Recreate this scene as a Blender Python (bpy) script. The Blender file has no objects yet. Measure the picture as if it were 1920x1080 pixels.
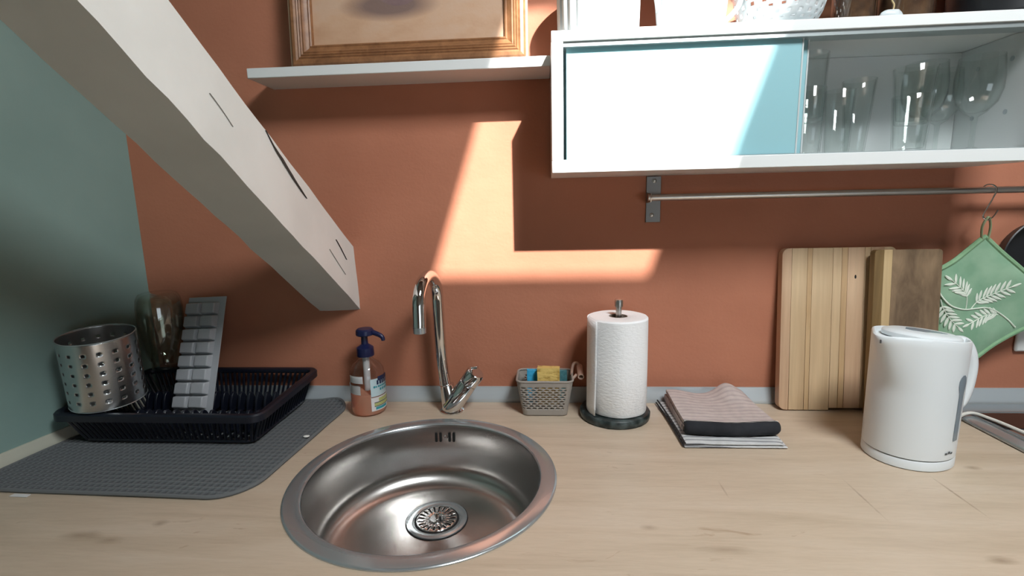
import bpy, bmesh, math, random
from mathutils import Vector, Matrix, noise as mnoise
random.seed(7)
sc = bpy.context.scene
PI = math.pi; rad = math.radians
# ------------------------------------------------------------------ camera, sky, sun, daylight, exposure
cam_d = bpy.data.cameras.new('camera'); cam = bpy.data.objects.new('camera', cam_d)
sc.collection.objects.link(cam); sc.camera = cam
cam_d.sensor_width = 36; cam_d.lens = 36 * 924.06 / 1920; cam_d.clip_start = .01
YAW, PITCH, ROLL = .0703, .16624, -.02211
_f = Vector((-math.sin(YAW)*math.cos(PITCH), math.cos(YAW)*math.cos(PITCH), -math.sin(PITCH)))
_r = Vector((math.cos(YAW), math.sin(YAW), 0)); _u = _r.cross(_f)
_r2 = math.cos(ROLL)*_r + math.sin(ROLL)*_u; _u2 = -math.sin(ROLL)*_r + math.cos(ROLL)*_u
M = Matrix((_r2, _u2, -_f)).transposed().to_4x4(); M.translation = Vector((.2105, -1.1008, .4539))
cam.matrix_world = M

world = bpy.data.worlds.new('sky'); sc.world = world; world.use_nodes = True
bg = world.node_tree.nodes['Background']; bg.inputs[0].default_value = (.78, .9, 1, 1); bg.inputs[1].default_value = 1.0

SUN = Vector((-.46, 1, -.86)).normalized()
sd = bpy.data.lights.new('sun', 'SUN'); sd.energy = 15; sd.angle = math.radians(1.0); sd.color = (1, .97, .92)
so = bpy.data.objects.new('sun', sd); sc.collection.objects.link(so)
so.rotation_euler = SUN.to_track_quat('-Z', 'Y').to_euler(); so.location = (2, -4, 5)

ROOF = lambda y: 2.3 + .533*y          # underside of the sloping roof
# daylight coming in through the roof window
def area(name, loc, direction, sx, sy, power, color):
    d = bpy.data.lights.new(name, 'AREA'); d.shape = 'RECTANGLE'; d.size = sx; d.size_y = sy; d.energy = power; d.color = color
    o = bpy.data.objects.new(name, d); sc.collection.objects.link(o); o.location = loc
    o.rotation_euler = Vector(direction).to_track_quat('-Z', 'Y').to_euler(); return o
area('roof_window_daylight', (.858, -1.241, ROOF(-1.241)+.03), (0, .47, -.883), .48, .45, 33, (.93, .97, .98))
area('rear_fill_light', (1.75, -3.28, .1), (-.2, 1, .0), 1.5, .9, 6.5, (.82, .93, 1))  # added fill light from the rear, set in an assumed window

vs = sc.view_settings
vs.view_transform = 'Standard'; vs.look = 'None'; vs.gamma = 1; vs.exposure = .13; vs.use_curve_mapping = False
sc.cycles.use_denoising = True
sc.cycles.max_bounces = 10; sc.cycles.diffuse_bounces = 5; sc.cycles.transparent_max_bounces = 24
sc.cycles.caustics_reflective = False; sc.cycles.caustics_refractive = False

# ------------------------------------------------------------------ materials
def srgb(r, g, b):
    f = lambda c: c/12.92 if c <= .04045 else ((c+.055)/1.055)**2.4
    return (f(r/255), f(g/255), f(b/255), 1)
def mat(name, col, rough=.5, metal=0, **kw):
    m = bpy.data.materials.new(name); m.use_nodes = True; nt = m.node_tree; b = nt.nodes['Principled BSDF']
    b.inputs['Base Color'].default_value = col; b.inputs['Roughness'].default_value = rough; b.inputs['Metallic'].default_value = metal
    for k, v in kw.items(): b.inputs[k].default_value = v
    return m
def bsdf(m): return m.node_tree.nodes['Principled BSDF']
def coords(nt, scale=(1, 1, 1), which='Object', rot=(0, 0, 0)):
    tc = nt.nodes.new('ShaderNodeTexCoord'); mp = nt.nodes.new('ShaderNodeMapping')
    mp.inputs['Scale'].default_value = scale; mp.inputs['Rotation'].default_value = rot
    nt.links.new(tc.outputs[which], mp.inputs[0]); return mp.outputs[0]
def noise(nt, vec, scale, detail=3, rough=.5, dist=0):
    n = nt.nodes.new('ShaderNodeTexNoise'); n.inputs['Scale'].default_value = scale; n.inputs['Detail'].default_value = detail
    n.inputs['Roughness'].default_value = rough; n.inputs['Distortion'].default_value = dist
    if vec: nt.links.new(vec, n.inputs['Vector'])
    return n.outputs['Fac']
def ramp(nt, fac, stops):
    r = nt.nodes.new('ShaderNodeValToRGB'); e = r.color_ramp.elements
    while len(e) < len(stops): e.new(.5)
    for q, (p, c) in zip(e, stops): q.position = p; q.color = c
    nt.links.new(fac, r.inputs[0]); return r.outputs[0]
def bump(nt, height, strength, dist=.001, b=None):
    n = nt.nodes.new('ShaderNodeBump'); n.inputs['Strength'].default_value = strength; n.inputs['Distance'].default_value = dist
    nt.links.new(height, n.inputs['Height']); nt.links.new(n.outputs[0], (b or nt.nodes['Principled BSDF']).inputs['Normal'])
def mixc(nt, fac, a, b, mode='MIX'):
    n = nt.nodes.new('ShaderNodeMix'); n.data_type = 'RGBA'; n.blend_type = mode
    for s, v in ((0, fac), (6, a), (7, b)):
        if hasattr(v, 'is_linked'): nt.links.new(v, n.inputs[s])
        else: n.inputs[s].default_value = v
    return n.outputs[2]
def setc(m, sock): m.node_tree.links.new(sock, bsdf(m).inputs['Base Color'])
def speck(m, c1, c2, scale, bumpk=0, det=4, sc3=(1, 1, 1), lo=.35, hi=.65, dist=.001, rot=(0,0,0)):
    nt = m.node_tree; n = noise(nt, coords(nt, sc3, rot=rot), scale, det)
    setc(m, ramp(nt, n, [(lo, c1), (hi, c2)]))
    if bumpk: bump(nt, n, bumpk, dist)
    return m

m_wall = speck(mat('terracotta_paint', (1, 1, 1, 1), .75), (.42, .160, .092, 1), (.47, .185, .108, 1), 5, .0)
nt = m_wall.node_tree; mm = nt.nodes.new('ShaderNodeMath'); mm.operation = 'MULTIPLY_ADD'; mm.inputs[1].default_value = 6
nt.links.new(noise(nt, coords(nt, (1, 1, 1.6)), 9, 4), mm.inputs[0]); nt.links.new(noise(nt, coords(nt), 160, 3), mm.inputs[2]); bump(nt, mm.outputs[0], .3, .0012)
m_wall_l = speck(mat('sage_paint', (1, 1, 1, 1), .8), (.205, .315, .29, 1), (.24, .355, .325, 1), 4)
nt = m_wall_l.node_tree; bump(nt, noise(nt, coords(nt), 140, 3), .25, .001)
m_white_room = mat('white_plaster', (.24, .235, .22, 1), .8)
m_floor = mat('oak_floor', (.35, .24, .15, 1), .5)
m_beam = speck(mat('chipped_white_beam_paint', (1, 1, 1, 1), .6), (.66, .67, .64, 1), (.73, .74, .71, 1), 7)
nt = m_beam.node_tree; bump(nt, noise(nt, coords(nt), 35, 5), .35, .002)
m_crack = mat('dark_bare_wood_crack', (.05, .04, .035, 1), .9)
m_melamine = mat('white_melamine', (.72, .745, .745, 1), .35)
m_trimgrey = mat('silver_grey_trim', (.52, .57, .60, 1), .38, .35)
m_trimbeige = mat('beige_trim', (.55, .55, .46, 1), .45)
m_steel = mat('brushed_steel', (.55, .565, .575, 1), .27, 1)
m_bowl = mat('circular_brushed_steel', (.52, .505, .49, 1), .27, 1, Anisotropic=.65); nt = m_bowl.node_tree; tg = nt.nodes.new('ShaderNodeTangent'); tg.direction_type = 'RADIAL'; tg.axis = 'Z'; nt.links.new(tg.outputs[0], bsdf(m_bowl).inputs['Tangent'])
nt = m_steel.node_tree; bump(nt, noise(nt, coords(nt, (1, 1, 60)), 40, 3), .05, .0005)
m_steelrim = mat('satin_steel_rim', (.46, .50, .52, 1), .21, .72)
m_rail = mat('dull_steel', (.50, .48, .45, 1), .32, 1)
m_plate = mat('steel_plate_dark_reflection', (.20, .19, .18, 1), .42, .9)  # bracket steel, dark reflection of the room put into its base colour
m_chrome = mat('chrome', (.72, .72, .72, 1), .06, 1)
m_dark = mat('black_void', (.006, .006, .006, 1), .8)
m_screw = mat('zinc_screw', (.6, .6, .58, 1), .3, 1)
m_navy = mat('dark_navy_plastic', (.006, .008, .016, 1), .36)
m_matgrey = mat('charcoal_waffle_fabric', (.085, .092, .10, 1), .9)
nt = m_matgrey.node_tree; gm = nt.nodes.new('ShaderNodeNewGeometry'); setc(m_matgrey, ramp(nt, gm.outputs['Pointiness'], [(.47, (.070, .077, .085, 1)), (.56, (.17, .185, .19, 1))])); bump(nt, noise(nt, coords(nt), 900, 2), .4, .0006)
m_mathem = mat('grey_hem', (.13, .14, .145, 1), .9)
m_paper = mat('white_paper_towel', (.86, .87, .88, 1), .9)
nt = m_paper.node_tree; bump(nt, noise(nt, coords(nt, (1, 1, 2.2)), 130, 2), .55, .0016)
m_marble = speck(mat('green_black_marble', (1, 1, 1, 1), .35), (.012, .018, .018, 1), (.10, .13, .13, 1), 55, 0, 8, lo=.42, hi=.8)
m_whiteplastic = mat('white_plastic', (.72, .76, .78, 1), .32)
m_gauge = mat('grey_translucent_gauge', (.20, .25, .29, 1), .22)
m_logo = mat('dark_grey_print', (.08, .09, .1, 1), .5)
m_greyplastic = mat('taupe_grey_plastic', (.32, .29, .26, 1), .5)
m_blue = speck(mat('blue_sponge', (1, 1, 1, 1), .9), (.03, .33, .60, 1), (.05, .42, .70, 1), 120, .5)
m_teal = speck(mat('teal_scourer', (1, 1, 1, 1), .95), (.05, .17, .20, 1), (.08, .24, .27, 1), 150, .5)
m_yellow = speck(mat('yellow_sponge', (1, 1, 1, 1), .95), (.42, .26, .06, 1), (.66, .47, .15, 1), 60, .9, 4, (1, 1, 2.4), .38, .5, .003)
m_handlebeige = mat('pinkish_beige_plastic', (.50, .36, .29, 1), .45)
m_pumpblue = mat('navy_pump_plastic', (.008, .012, .055, 1), .3)
m_label = mat('pale_blue_label', (.52, .66, .70, 1), .5)
m_labelwhite = mat('white_label', (.70, .70, .70, 1), .5)
m_print = mat('navy_label_print', (.01, .02, .07, 1), .5)
m_printteal = mat('teal_label_print', (.03, .30, .36, 1), .5)
m_printlime = mat('lime_label_print', (.45, .48, .18, 1), .5)
m_tube = mat('cloudy_dip_tube', (.6, .6, .6, 1), .4)
m_black = mat('black_pan_coating', (.008, .009, .011, 1), .45)
m_hobglass = mat('black_hob_glass', (.012, .007, .007, 1), .12)
m_cable = mat('white_cable', (.75, .73, .68, 1), .45)
m_socket = mat('white_socket_plastic', (.78, .78, .76, 1), .35)
m_ceramic = mat('white_ceramic', (.58, .63, .65, 1), .25)
m_crumb = mat('white_crumb', (.8, .8, .76, 1), .7)
m_tray = mat('cloudy_white_plastic', (.44, .46, .49, 1), .35, 0, Alpha=.88)
m_brown = speck(mat('brown_dry_contents', (1, 1, 1, 1), .8), (.10, .035, .018, 1), (.22, .10, .055, 1), 60)
m_frameback = mat('pale_frame_side', (.52, .40, .27, 1), .6)
m_twine = mat('jute_twine', (.55, .42, .22, 1), .9)
m_band = speck(mat('black_towel_border', (1, 1, 1, 1), .95), (.010, .011, .015, 1), (.022, .024, .03, 1), 25, .3)
m_hemdark = mat('dark_hem_thread', (.02, .018, .02, 1), .9)
m_loop = mat('pale_green_tape', (.33, .40, .24, 1), .9)
m_hem = speck(mat('green_hem', (1, 1, 1, 1), .9), (.20, .36, .20, 1), (.25, .42, .25, 1), 60, .3)
m_embroid = mat('cream_embroidery', (.70, .76, .66, 1), .85)
m_mitt = speck(mat('sage_green_cotton', (1, 1, 1, 1), .9), (.20, .36, .235, 1), (.29, .45, .31, 1), 18, .4, 4)

def wood(name, dark, light, along=(1, 1, .06), scale=22, rough=.5, rings=.5):
    m = mat(name, (1, 1, 1, 1), rough); nt = m.node_tree
    oi = nt.nodes.new('ShaderNodeObjectInfo'); tc = nt.nodes.new('ShaderNodeTexCoord'); ad = nt.nodes.new('ShaderNodeVectorMath')
    mp = nt.nodes.new('ShaderNodeMapping'); mp.inputs['Scale'].default_value = along
    sc_ = nt.nodes.new('ShaderNodeVectorMath'); sc_.operation = 'SCALE'; sc_.inputs['Scale'].default_value = 7
    cmb = nt.nodes.new('ShaderNodeCombineXYZ')
    for i in range(3): nt.links.new(oi.outputs['Random'], cmb.inputs[i])
    nt.links.new(cmb.outputs[0], sc_.inputs[0])
    nt.links.new(tc.outputs['Object'], ad.inputs[0]); nt.links.new(sc_.outputs[0], ad.inputs[1]); nt.links.new(ad.outputs[0], mp.inputs[0])
    n = noise(nt, mp.outputs[0], scale, 5, .6, .8); n2 = noise(nt, mp.outputs[0], scale*6, 2, .5)
    c = ramp(nt, n, [(.3, dark), (.68, light)])
    c2 = mixc(nt, n2, (.82, .80, .78, 1), (1.05, 1.05, 1.05, 1)); c = mixc(nt, 1.0, c, c2, 'MULTIPLY')
    setc(m, c); bump(nt, n2, .12, .0005); return m
m_oakdark = wood('brown_walnut_board', (.12, .075, .042, 1), (.29, .195, .115, 1), (1, 1, .25), 30, .45)
m_boardA = wood('pale_acacia', (.52, .36, .21, 1), (.72, .54, .34, 1), (1, 1, .05), 24)
m_boardB = wood('pinkish_acacia', (.50, .31, .195, 1), (.66, .46, .30, 1), (1, 1, .05), 24)
m_boardC = wood('honey_acacia', (.47, .29, .145, 1), (.70, .51, .30, 1), (1, 1, .06), 22)
m_sap = wood('pale_sapwood', (.50, .34, .16, 1), (.62, .46, .26, 1), (1, 1, .05), 24)
m_heart = wood('olive_heartwood', (.15, .09, .03, 1), (.26, .16, .06, 1), (1, 1, .05), 30)
m_frame = wood('golden_pine_moulding', (.18, .078, .032, 1), (.36, .17, .075, 1), (1, 1, 1), 30, .45)

KNOTS = [(-.459, -.505, .026, .009, .55), (-.407, -.513, .017, .007, .5), (-.365, -.475, .009, .007, .55), (-.585, -.56, .03, .008, .5), (.777, -.507, .014, .006, .6), (.925, -.281, .011, .006, .6), (.352, -.458, .010, .005, .45), (.443, -.50, .028, .007, .4), (.6915, -.374, .0016, .040, .55), (.8365, -.366, .0016, .042, .65), (.489, -.357, .0016, .018, .45)]
# counter: pale oak laminate, grain along the wall, a few smoky knots
m_counter = mat('pale_oak_laminate', (1, 1, 1, 1), .42); nt = m_counter.node_tree
v = coords(nt, (.55, 6, 1)); n1 = noise(nt, v, 5, 6, .6, .6)
v2 = coords(nt, (2.2, 18, 1)); n2 = noise(nt, v2, 12, 4, .65, .5)
n3 = noise(nt, coords(nt, (1.6, 5.0, 1)), 6.5, 4, .6, 1.5)
c = ramp(nt, n1, [(.28, (.46, .365, .27, 1)), (.5, (.54, .435, .33, 1)), (.75, (.585, .485, .385, 1))])
c = mixc(nt, 1.0, c, ramp(nt, n2, [(.3, (.95, .94, .93, 1)), (.6, (1.02, 1.02, 1.02, 1))]), 'MULTIPLY')
c = mixc(nt, 1.0, c, ramp(nt, n3, [(.24, (.70, .63, .57, 1)), (.34, (1, 1, 1, 1))]), 'MULTIPLY')
def spot(nt, cx, cy, rx, ry, soft):       # printed knot or grain mark of the laminate
    tc = nt.nodes.new('ShaderNodeTexCoord'); a = nt.nodes.new('ShaderNodeVectorMath'); a.operation = 'SUBTRACT'; a.inputs[1].default_value = (cx, cy, 0)
    b = nt.nodes.new('ShaderNodeVectorMath'); b.operation = 'MULTIPLY'; b.inputs[1].default_value = (1/rx, 1/ry, 0)
    l = nt.nodes.new('ShaderNodeVectorMath'); l.operation = 'LENGTH'; mr = nt.nodes.new('ShaderNodeMapRange')
    ad = nt.nodes.new('ShaderNodeMath'); ad.operation = 'MULTIPLY_ADD'; ad.inputs[1].default_value = 1.6; nt.links.new(n3, ad.inputs[0])
    nt.links.new(tc.outputs['Object'], a.inputs[0]); nt.links.new(a.outputs[0], b.inputs[0]); nt.links.new(b.outputs[0], l.inputs[0]); nt.links.new(l.outputs['Value'], ad.inputs[2])
    mr.inputs[1].default_value = 1.0; mr.inputs[2].default_value = 2.3; mr.inputs[3].default_value = soft; mr.inputs[4].default_value = 0
    nt.links.new(ad.outputs[0], mr.inputs[0]); return mr.outputs[0]
for q_ in KNOTS: c = mixc(nt, spot(nt, *q_), c, (.22, .15, .095, 1))
setc(m_counter, c); bump(nt, n2, .06, .0004)

def stripes(name, base, line, freq, axis, lo, hi, extra=None):
    m = mat(name, (1, 1, 1, 1), .95); nt = m.node_tree
    w = nt.nodes.new('ShaderNodeTexWave'); w.wave_type = 'BANDS'; w.bands_direction = axis
    w.inputs['Scale'].default_value = freq; w.inputs['Distortion'].default_value = .6; w.inputs['Detail'].default_value = 1
    nt.links.new(coords(nt), w.inputs['Vector'])
    c = ramp(nt, w.outputs['Fac'], [(lo, line), (hi, base)]); n = noise(nt, coords(nt), 60, 3)
    c = mixc(nt, 1.0, c, ramp(nt, n, [(.3, (.88, .88, .88, 1)), (.7, (1.06, 1.06, 1.06, 1))]), 'MULTIPLY')
    setc(m, c); bump(nt, noise(nt, coords(nt), 700, 2), .3, .0006); return m
m_stripe = stripes('pale_grey_striped_cotton', (.58, .58, .58, 1), (.14, .14, .16, 1), 24, 'Y', .02, .16)
m_mauve = stripes('mauve_ribbed_cotton', (.53, .455, .43, 1), (.44, .37, .36, 1), 22, 'Y', .05, .6)

def thin_glass(name, tint, rough=.02, refl=1.0):
    m = bpy.data.materials.new(name); m.use_nodes = True; nt = m.node_tree; nt.nodes.clear()
    out = nt.nodes.new('ShaderNodeOutputMaterial'); mx = nt.nodes.new('ShaderNodeMixShader'); t = nt.nodes.new('ShaderNodeBsdfTransparent')
    g = nt.nodes.new('ShaderNodeBsdfGlossy'); g.inputs['Roughness'].default_value = rough; t.inputs[0].default_value = tint
    lw = nt.nodes.new('ShaderNodeLayerWeight'); lw.inputs[0].default_value = .5; pw = nt.nodes.new('ShaderNodeMath'); pw.operation = 'POWER'; pw.inputs[1].default_value = 4
    ma = nt.nodes.new('ShaderNodeMath'); ma.operation = 'MULTIPLY_ADD'; ma.inputs[1].default_value = .85; ma.inputs[2].default_value = .05
    nt.links.new(lw.outputs['Facing'], pw.inputs[0]); nt.links.new(pw.outputs[0], ma.inputs[0]); nt.links.new(ma.outputs[0], mx.inputs[0]); nt.links.new(t.outputs[0], mx.inputs[1]); nt.links.new(g.outputs[0], mx.inputs[2])
    nt.links.new(mx.outputs[0], out.inputs[0]); return m
m_glass = thin_glass('clear_glass', (.965, .98, .975, 1))
m_glassjar = thin_glass('smoky_clear_glass', (.88, .90, .86, 1))
for n_ in m_glassjar.node_tree.nodes:
    if n_.type == 'MATH' and n_.operation == 'MULTIPLY_ADD': n_.inputs[2].default_value = .11
    if n_.type == 'MATH' and n_.operation == 'POWER': n_.inputs[1].default_value = 2.6
m_bottle = thin_glass('clear_plastic', (.95, .95, .95, 1), .08)
m_frost = mat('frosted_aqua_glass', (.37, .65, .71, 1), .35); nt = m_frost.node_tree
tl = nt.nodes.new('ShaderNodeBsdfTranslucent'); tl.inputs[0].default_value = (.66, .84, .86, 1); mx = nt.nodes.new('ShaderNodeMixShader'); mx.inputs[0].default_value = .3
nt.links.new(bsdf(m_frost).outputs[0], mx.inputs[1]); nt.links.new(tl.outputs[0], mx.inputs[2]); nt.links.new(mx.outputs[0], nt.nodes['Material Output'].inputs[0])
m_soap = mat('orange_liquid_soap', (.95, .50, .34, 1), .25); nt = m_soap.node_tree
tl = nt.nodes.new('ShaderNodeBsdfTransparent'); tl.inputs[0].default_value = (.97, .60, .45, 1); mx = nt.nodes.new('ShaderNodeMixShader'); mx.inputs[0].default_value = .55
nt.links.new(bsdf(m_soap).outputs[0], mx.inputs[1]); nt.links.new(tl.outputs[0], mx.inputs[2]); nt.links.new(mx.outputs[0], nt.nodes['Material Output'].inputs[0])

# ------------------------------------------------------------------ mesh helpers
col = sc.collection
def obj(name, bm, m, parent=None, loc=(0, 0, 0), rot=(0, 0, 0), ang=38, bevel=0, solid=0, kind=None, segs=2):
    me = bpy.data.meshes.new(name); bmesh.ops.recalc_face_normals(bm, faces=bm.faces[:]) if not solid else None
    bm.to_mesh(me); bm.free()
    for p in me.polygons: p.use_smooth = True
    me.set_sharp_from_angle(angle=math.radians(ang))
    me.materials.append(m); o = bpy.data.objects.new(name, me); col.objects.link(o)
    o.parent = parent; o.location = loc; o.rotation_euler = rot
    if solid:
        s = o.modifiers.new('thickness', 'SOLIDIFY'); s.thickness = solid; s.offset = 0
    if bevel:
        b = o.modifiers.new('soft_edges', 'BEVEL'); b.width = bevel; b.segments = segs; b.limit_method = 'ANGLE'; b.angle_limit = math.radians(40)
    if kind: o['kind'] = kind
    return o
def tag(o, label, cat, group=None):
    o['label'] = label; o['category'] = cat
    if group: o['group'] = group
    return o
def thing(name, label, cat, loc=(0, 0, 0), rot=(0, 0, 0), group=None):
    o = bpy.data.objects.new(name, None); o.empty_display_size = .02; col.objects.link(o); o.location = loc; o.rotation_euler = rot
    return tag(o, label, cat, group)
def B(): return bmesh.new()
def box(bm, a, b):
    vs = [bm.verts.new((x, y, z)) for x in (a[0], b[0]) for y in (a[1], b[1]) for z in (a[2], b[2])]
    for f in ((0, 1, 3, 2), (4, 6, 7, 5), (0, 4, 5, 1), (2, 3, 7, 6), (0, 2, 6, 4), (1, 5, 7, 3)): bm.faces.new([vs[i] for i in f])
    return bm
def lathe(bm, prof, seg=40, c=(0, 0), sx=1, sy=1, rf=None, close=False):
    rings = []
    for r, z in prof:
        if r < 1e-6: rings.append([bm.verts.new((c[0], c[1], z))]); continue
        rings.append([bm.verts.new((c[0]+sx*(r+(rf(2*PI*k/seg, z) if rf else 0))*math.cos(2*PI*k/seg), c[1]+sy*(r+(rf(2*PI*k/seg, z) if rf else 0))*math.sin(2*PI*k/seg), z)) for k in range(seg)])
    prs = list(zip(rings, rings[1:]))
    if close: prs.append((rings[-1], rings[0]))
    for a, b in prs:
        for k in range(seg):
            k2 = (k+1) % seg
            f = [a[k] if len(a) > 1 else a[0]]
            if len(a) > 1: f.append(a[k2])
            if len(b) > 1: f += [b[k2], b[k]]
            else: f.append(b[0])
            if len(f) > 2: bm.faces.new(f)
    return bm
def smooth_path(pts, n=8):
    P = [Vector(p) for p in pts]; out = []
    for i in range(len(P)-1):
        p0 = P[max(i-1, 0)]; p1 = P[i]; p2 = P[i+1]; p3 = P[min(i+2, len(P)-1)]
        for k in range(n):
            t = k/n; out.append(.5*((2*p1)+(p2-p0)*t+(2*p0-5*p1+4*p2-p3)*t*t+(3*p1-p0-3*p2+p3)*t**3))
    out.append(P[-1]); return out
def tube(bm, pts, r, seg=12, closed=False, caps=True, sq=1.0, up=None):
    P = [Vector(p) for p in pts]; n = len(P); rings = []
    R = r if hasattr(r, '__len__') else [r]*n
    t0 = (P[1]-P[0]).normalized(); ref = Vector(up) if up else (Vector((0, 0, 1)) if abs(t0.z) < .9 else Vector((1, 0, 0)))
    nrm = (ref - t0*ref.dot(t0)).normalized()
    for i in range(n):
        if closed: t = P[(i+1) % n]-P[i-1]
        else: t = P[min(i+1, n-1)]-P[max(i-1, 0)]
        t.normalize(); nrm = (nrm - t*nrm.dot(t)).normalized(); bn = t.cross(nrm)
        rings.append([bm.verts.new(P[i]+R[i]*(math.cos(2*PI*k/seg)*nrm*sq+math.sin(2*PI*k/seg)*bn)) for k in range(seg)])
    m = n if closed else n-1
    for i in range(m):
        a, b = rings[i], rings[(i+1) % n]
        for k in range(seg): bm.faces.new((a[k], a[(k+1) % seg], b[(k+1) % seg], b[k]))
    if caps and not closed:
        bm.faces.new(rings[0]); bm.faces.new(rings[-1][::-1])
    return bm
def prism(bm, poly, ax, d0, d1):
    """poly of 2-D points extruded along axis ax from d0 to d1; ax 1: points are (x, z); ax 2: (x, y); ax 0: (y, z)"""
    def P(p, d): return {0: (d, p[0], p[1]), 1: (p[0], d, p[1]), 2: (p[0], p[1], d)}[ax]
    a = [bm.verts.new(P(p, d0)) for p in poly]; b = [bm.verts.new(P(p, d1)) for p in poly]; n = len(poly)
    bm.faces.new(a); bm.faces.new(b[::-1])
    for i in range(n): bm.faces.new((a[i], b[i], b[(i+1) % n], a[(i+1) % n]))
    return bm
def rrect(x0, y0, x1, y1, r, n=6):
    out = []
    for cx, cy, a0 in ((x1-r, y1-r, 0), (x0+r, y1-r, PI/2), (x0+r, y0+r, PI), (x1-r, y0+r, 1.5*PI)):
        for k in range(n+1): a = a0+PI/2*k/n; out.append((cx+r*math.cos(a), cy+r*math.sin(a)))
    return out
def disc(bm, c, r, n, seg=24, nrm=(0, 0, 1)):
    q = Vector(nrm).to_track_quat('Z', 'Y'); a = [bm.verts.new(Vector(c)+q @ Vector((r*math.cos(2*PI*k/seg), r*math.sin(2*PI*k/seg), 0))) for k in range(seg)]
    b = [bm.verts.new(v.co+Vector(nrm)*n) for v in a]; bm.faces.new(a[::-1]); bm.faces.new(b)
    for k in range(seg): bm.faces.new((a[k], a[(k+1) % seg], b[(k+1) % seg], b[k]))
    return bm
def struct(name, bm, m, **kw):
    o = obj(name, bm, m, **kw); o['kind'] = 'structure'; return o
def grid(bm, nu, nv, fn, skip=None, wrapu=False):
    V = [[bm.verts.new(fn(i/nu, j/nv)) for j in range(nv+1)] for i in range(nu if wrapu else nu+1)]
    for i in range(nu):
        for j in range(nv):
            if skip and skip(i, j): continue
            i2 = (i+1) % nu if wrapu else i+1
            bm.faces.new((V[i][j], V[i2][j], V[i2][j+1], V[i][j+1]))
    for v in [v for v in bm.verts if not v.link_faces]: bm.verts.remove(v)
    return bm
def copy_tree(root):
    r = root.copy(); col.objects.link(r)
    for ch in list(root.children):
        c = ch.copy(); col.objects.link(c); c.parent = r
    return r

# ------------------------------------------------------------------ room shell
LW = lambda y: -.738+.135*y                                  # sage wall runs slightly out of square
XR, YR = 2.6, -3.3
struct('wall_back', box(B(), (-.80, 0, -.9), (XR, .1, 2.35)), m_wall)
struct('wall_left', prism(B(), [(LW(.0), 0), (LW(YR), YR), (LW(YR)-.1, YR), (LW(0)-.1, 0)], 2, -.9, 2.35), m_wall_l)
struct('wall_right', box(B(), (XR, YR, -.9), (XR+.1, .1, 2.35)), m_white_room)
struct('floor', box(B(), (-1.2, YR, -1.0), (XR+.1, .1, -.9)), m_floor)
bm = B()                                                     # rear wall with an opening made up for the added fill light
x0, x1, z0, z1 = 1.0, 2.5, -.35, .5
for a, b in (((-1.15, -.9), (x0, .55)), ((x1, -.9), (XR+.1, .55)), ((x0, -.9), (x1, z0)), ((x0, z1), (x1, .55))):
    box(bm, (a[0], YR-.1, a[1]), (b[0], YR, b[1]))
struct('wall_rear', bm, m_white_room)
bm = B()                                                     # sloping roof with the roof-window opening
wx0, wx1, wy0, wy1 = .618, 1.098, -1.441, -1.041
for a, b in (((-1.2, YR-.1), (wx0, .1)), ((wx1, YR-.1), (XR+.1, .1)), ((wx0, YR-.1), (wx1, wy0)), ((wx0, wy1), (wx1, .1))):
    prism(bm, [(a[1], ROOF(a[1])), (b[1], ROOF(b[1])), (b[1], ROOF(b[1])+.004), (a[1], ROOF(a[1])+.004)], 0, a[0], b[0])
struct('ceiling', bm, m_white_room)

# grey cove strip along the back wall, beige one along the sage wall
cove = [(0, 0), (-.013, 0), (-.014, .003), (-.0125, .010), (-.008, .022), (-.0045, .032), (-.004, .035), (0, .035)]
bm = prism(B(), cove, 0, -.74, 1.9); struct('trim_1', bm, m_trimgrey, ang=60)
bm = B(); pr = [(0, 0), (.008, 0), (.0088, .003), (.007, .014), (.0045, .026), (.004, .029), (0, .029)]
a = [bm.verts.new((LW(0)+p[0], -.001, p[1])) for p in pr]; b = [bm.verts.new((LW(-.75)+p[0], -.75, p[1])) for p in pr]
bm.faces.new(a); bm.faces.new(b[::-1])
for i in range(len(pr)): bm.faces.new((a[i], b[i], b[(i+1) % len(pr)], a[(i+1) % len(pr)]))
struct('trim_2', bm, m_trimbeige, ang=60)

# ------------------------------------------------------------------ worktop with a round cut-out
SC = (0, -.334); RC = .2
bm = B(); X0, X1, Y0, Y1 = -.805, 1.9, -.63, 0
angs = sorted([2*PI*k/96 for k in range(96)]+[math.atan2(y-SC[1], x-SC[0]) % (2*PI) for x in (X0, X1) for y in (Y0, Y1)])
def rectpt(a):
    c, s = math.cos(a), math.sin(a); t = 1e9
    if c > 1e-9: t = min(t, (X1-SC[0])/c)
    if c < -1e-9: t = min(t, (X0-SC[0])/c)
    if s > 1e-9: t = min(t, (Y1-SC[1])/s)
    if s < -1e-9: t = min(t, (Y0-SC[1])/s)
    return (SC[0]+c*t, SC[1]+s*t)
R = []
for a in angs:
    p = rectpt(a); q = (SC[0]+RC*math.cos(a), SC[1]+RC*math.sin(a))
    R.append([bm.verts.new((*q, -.038)), bm.verts.new((*q, 0)), bm.verts.new((*p, 0)), bm.verts.new((*p, -.038))])
for a, b in zip(R, R[1:]+R[:1]):
    for k in range(4): bm.faces.new((a[k], b[k], b[(k+1) % 4], a[(k+1) % 4]))
tag(obj('worktop', bm, m_counter), 'pale oak laminate kitchen worktop running along the terracotta wall', 'worktop')
bm = box(B(), (-.73, -.58, -.898), (1.88, -.02, -.3))
for a, b in (((-.73, -.03, -.3), (1.88, -.02, -.0385)), ((-.73, -.58, -.3), (1.88, -.56, -.0385))): box(bm, a, b)
tag(obj('base_cabinet', bm, m_melamine), 'white kitchen base unit under the oak worktop', 'cabinet')

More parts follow.
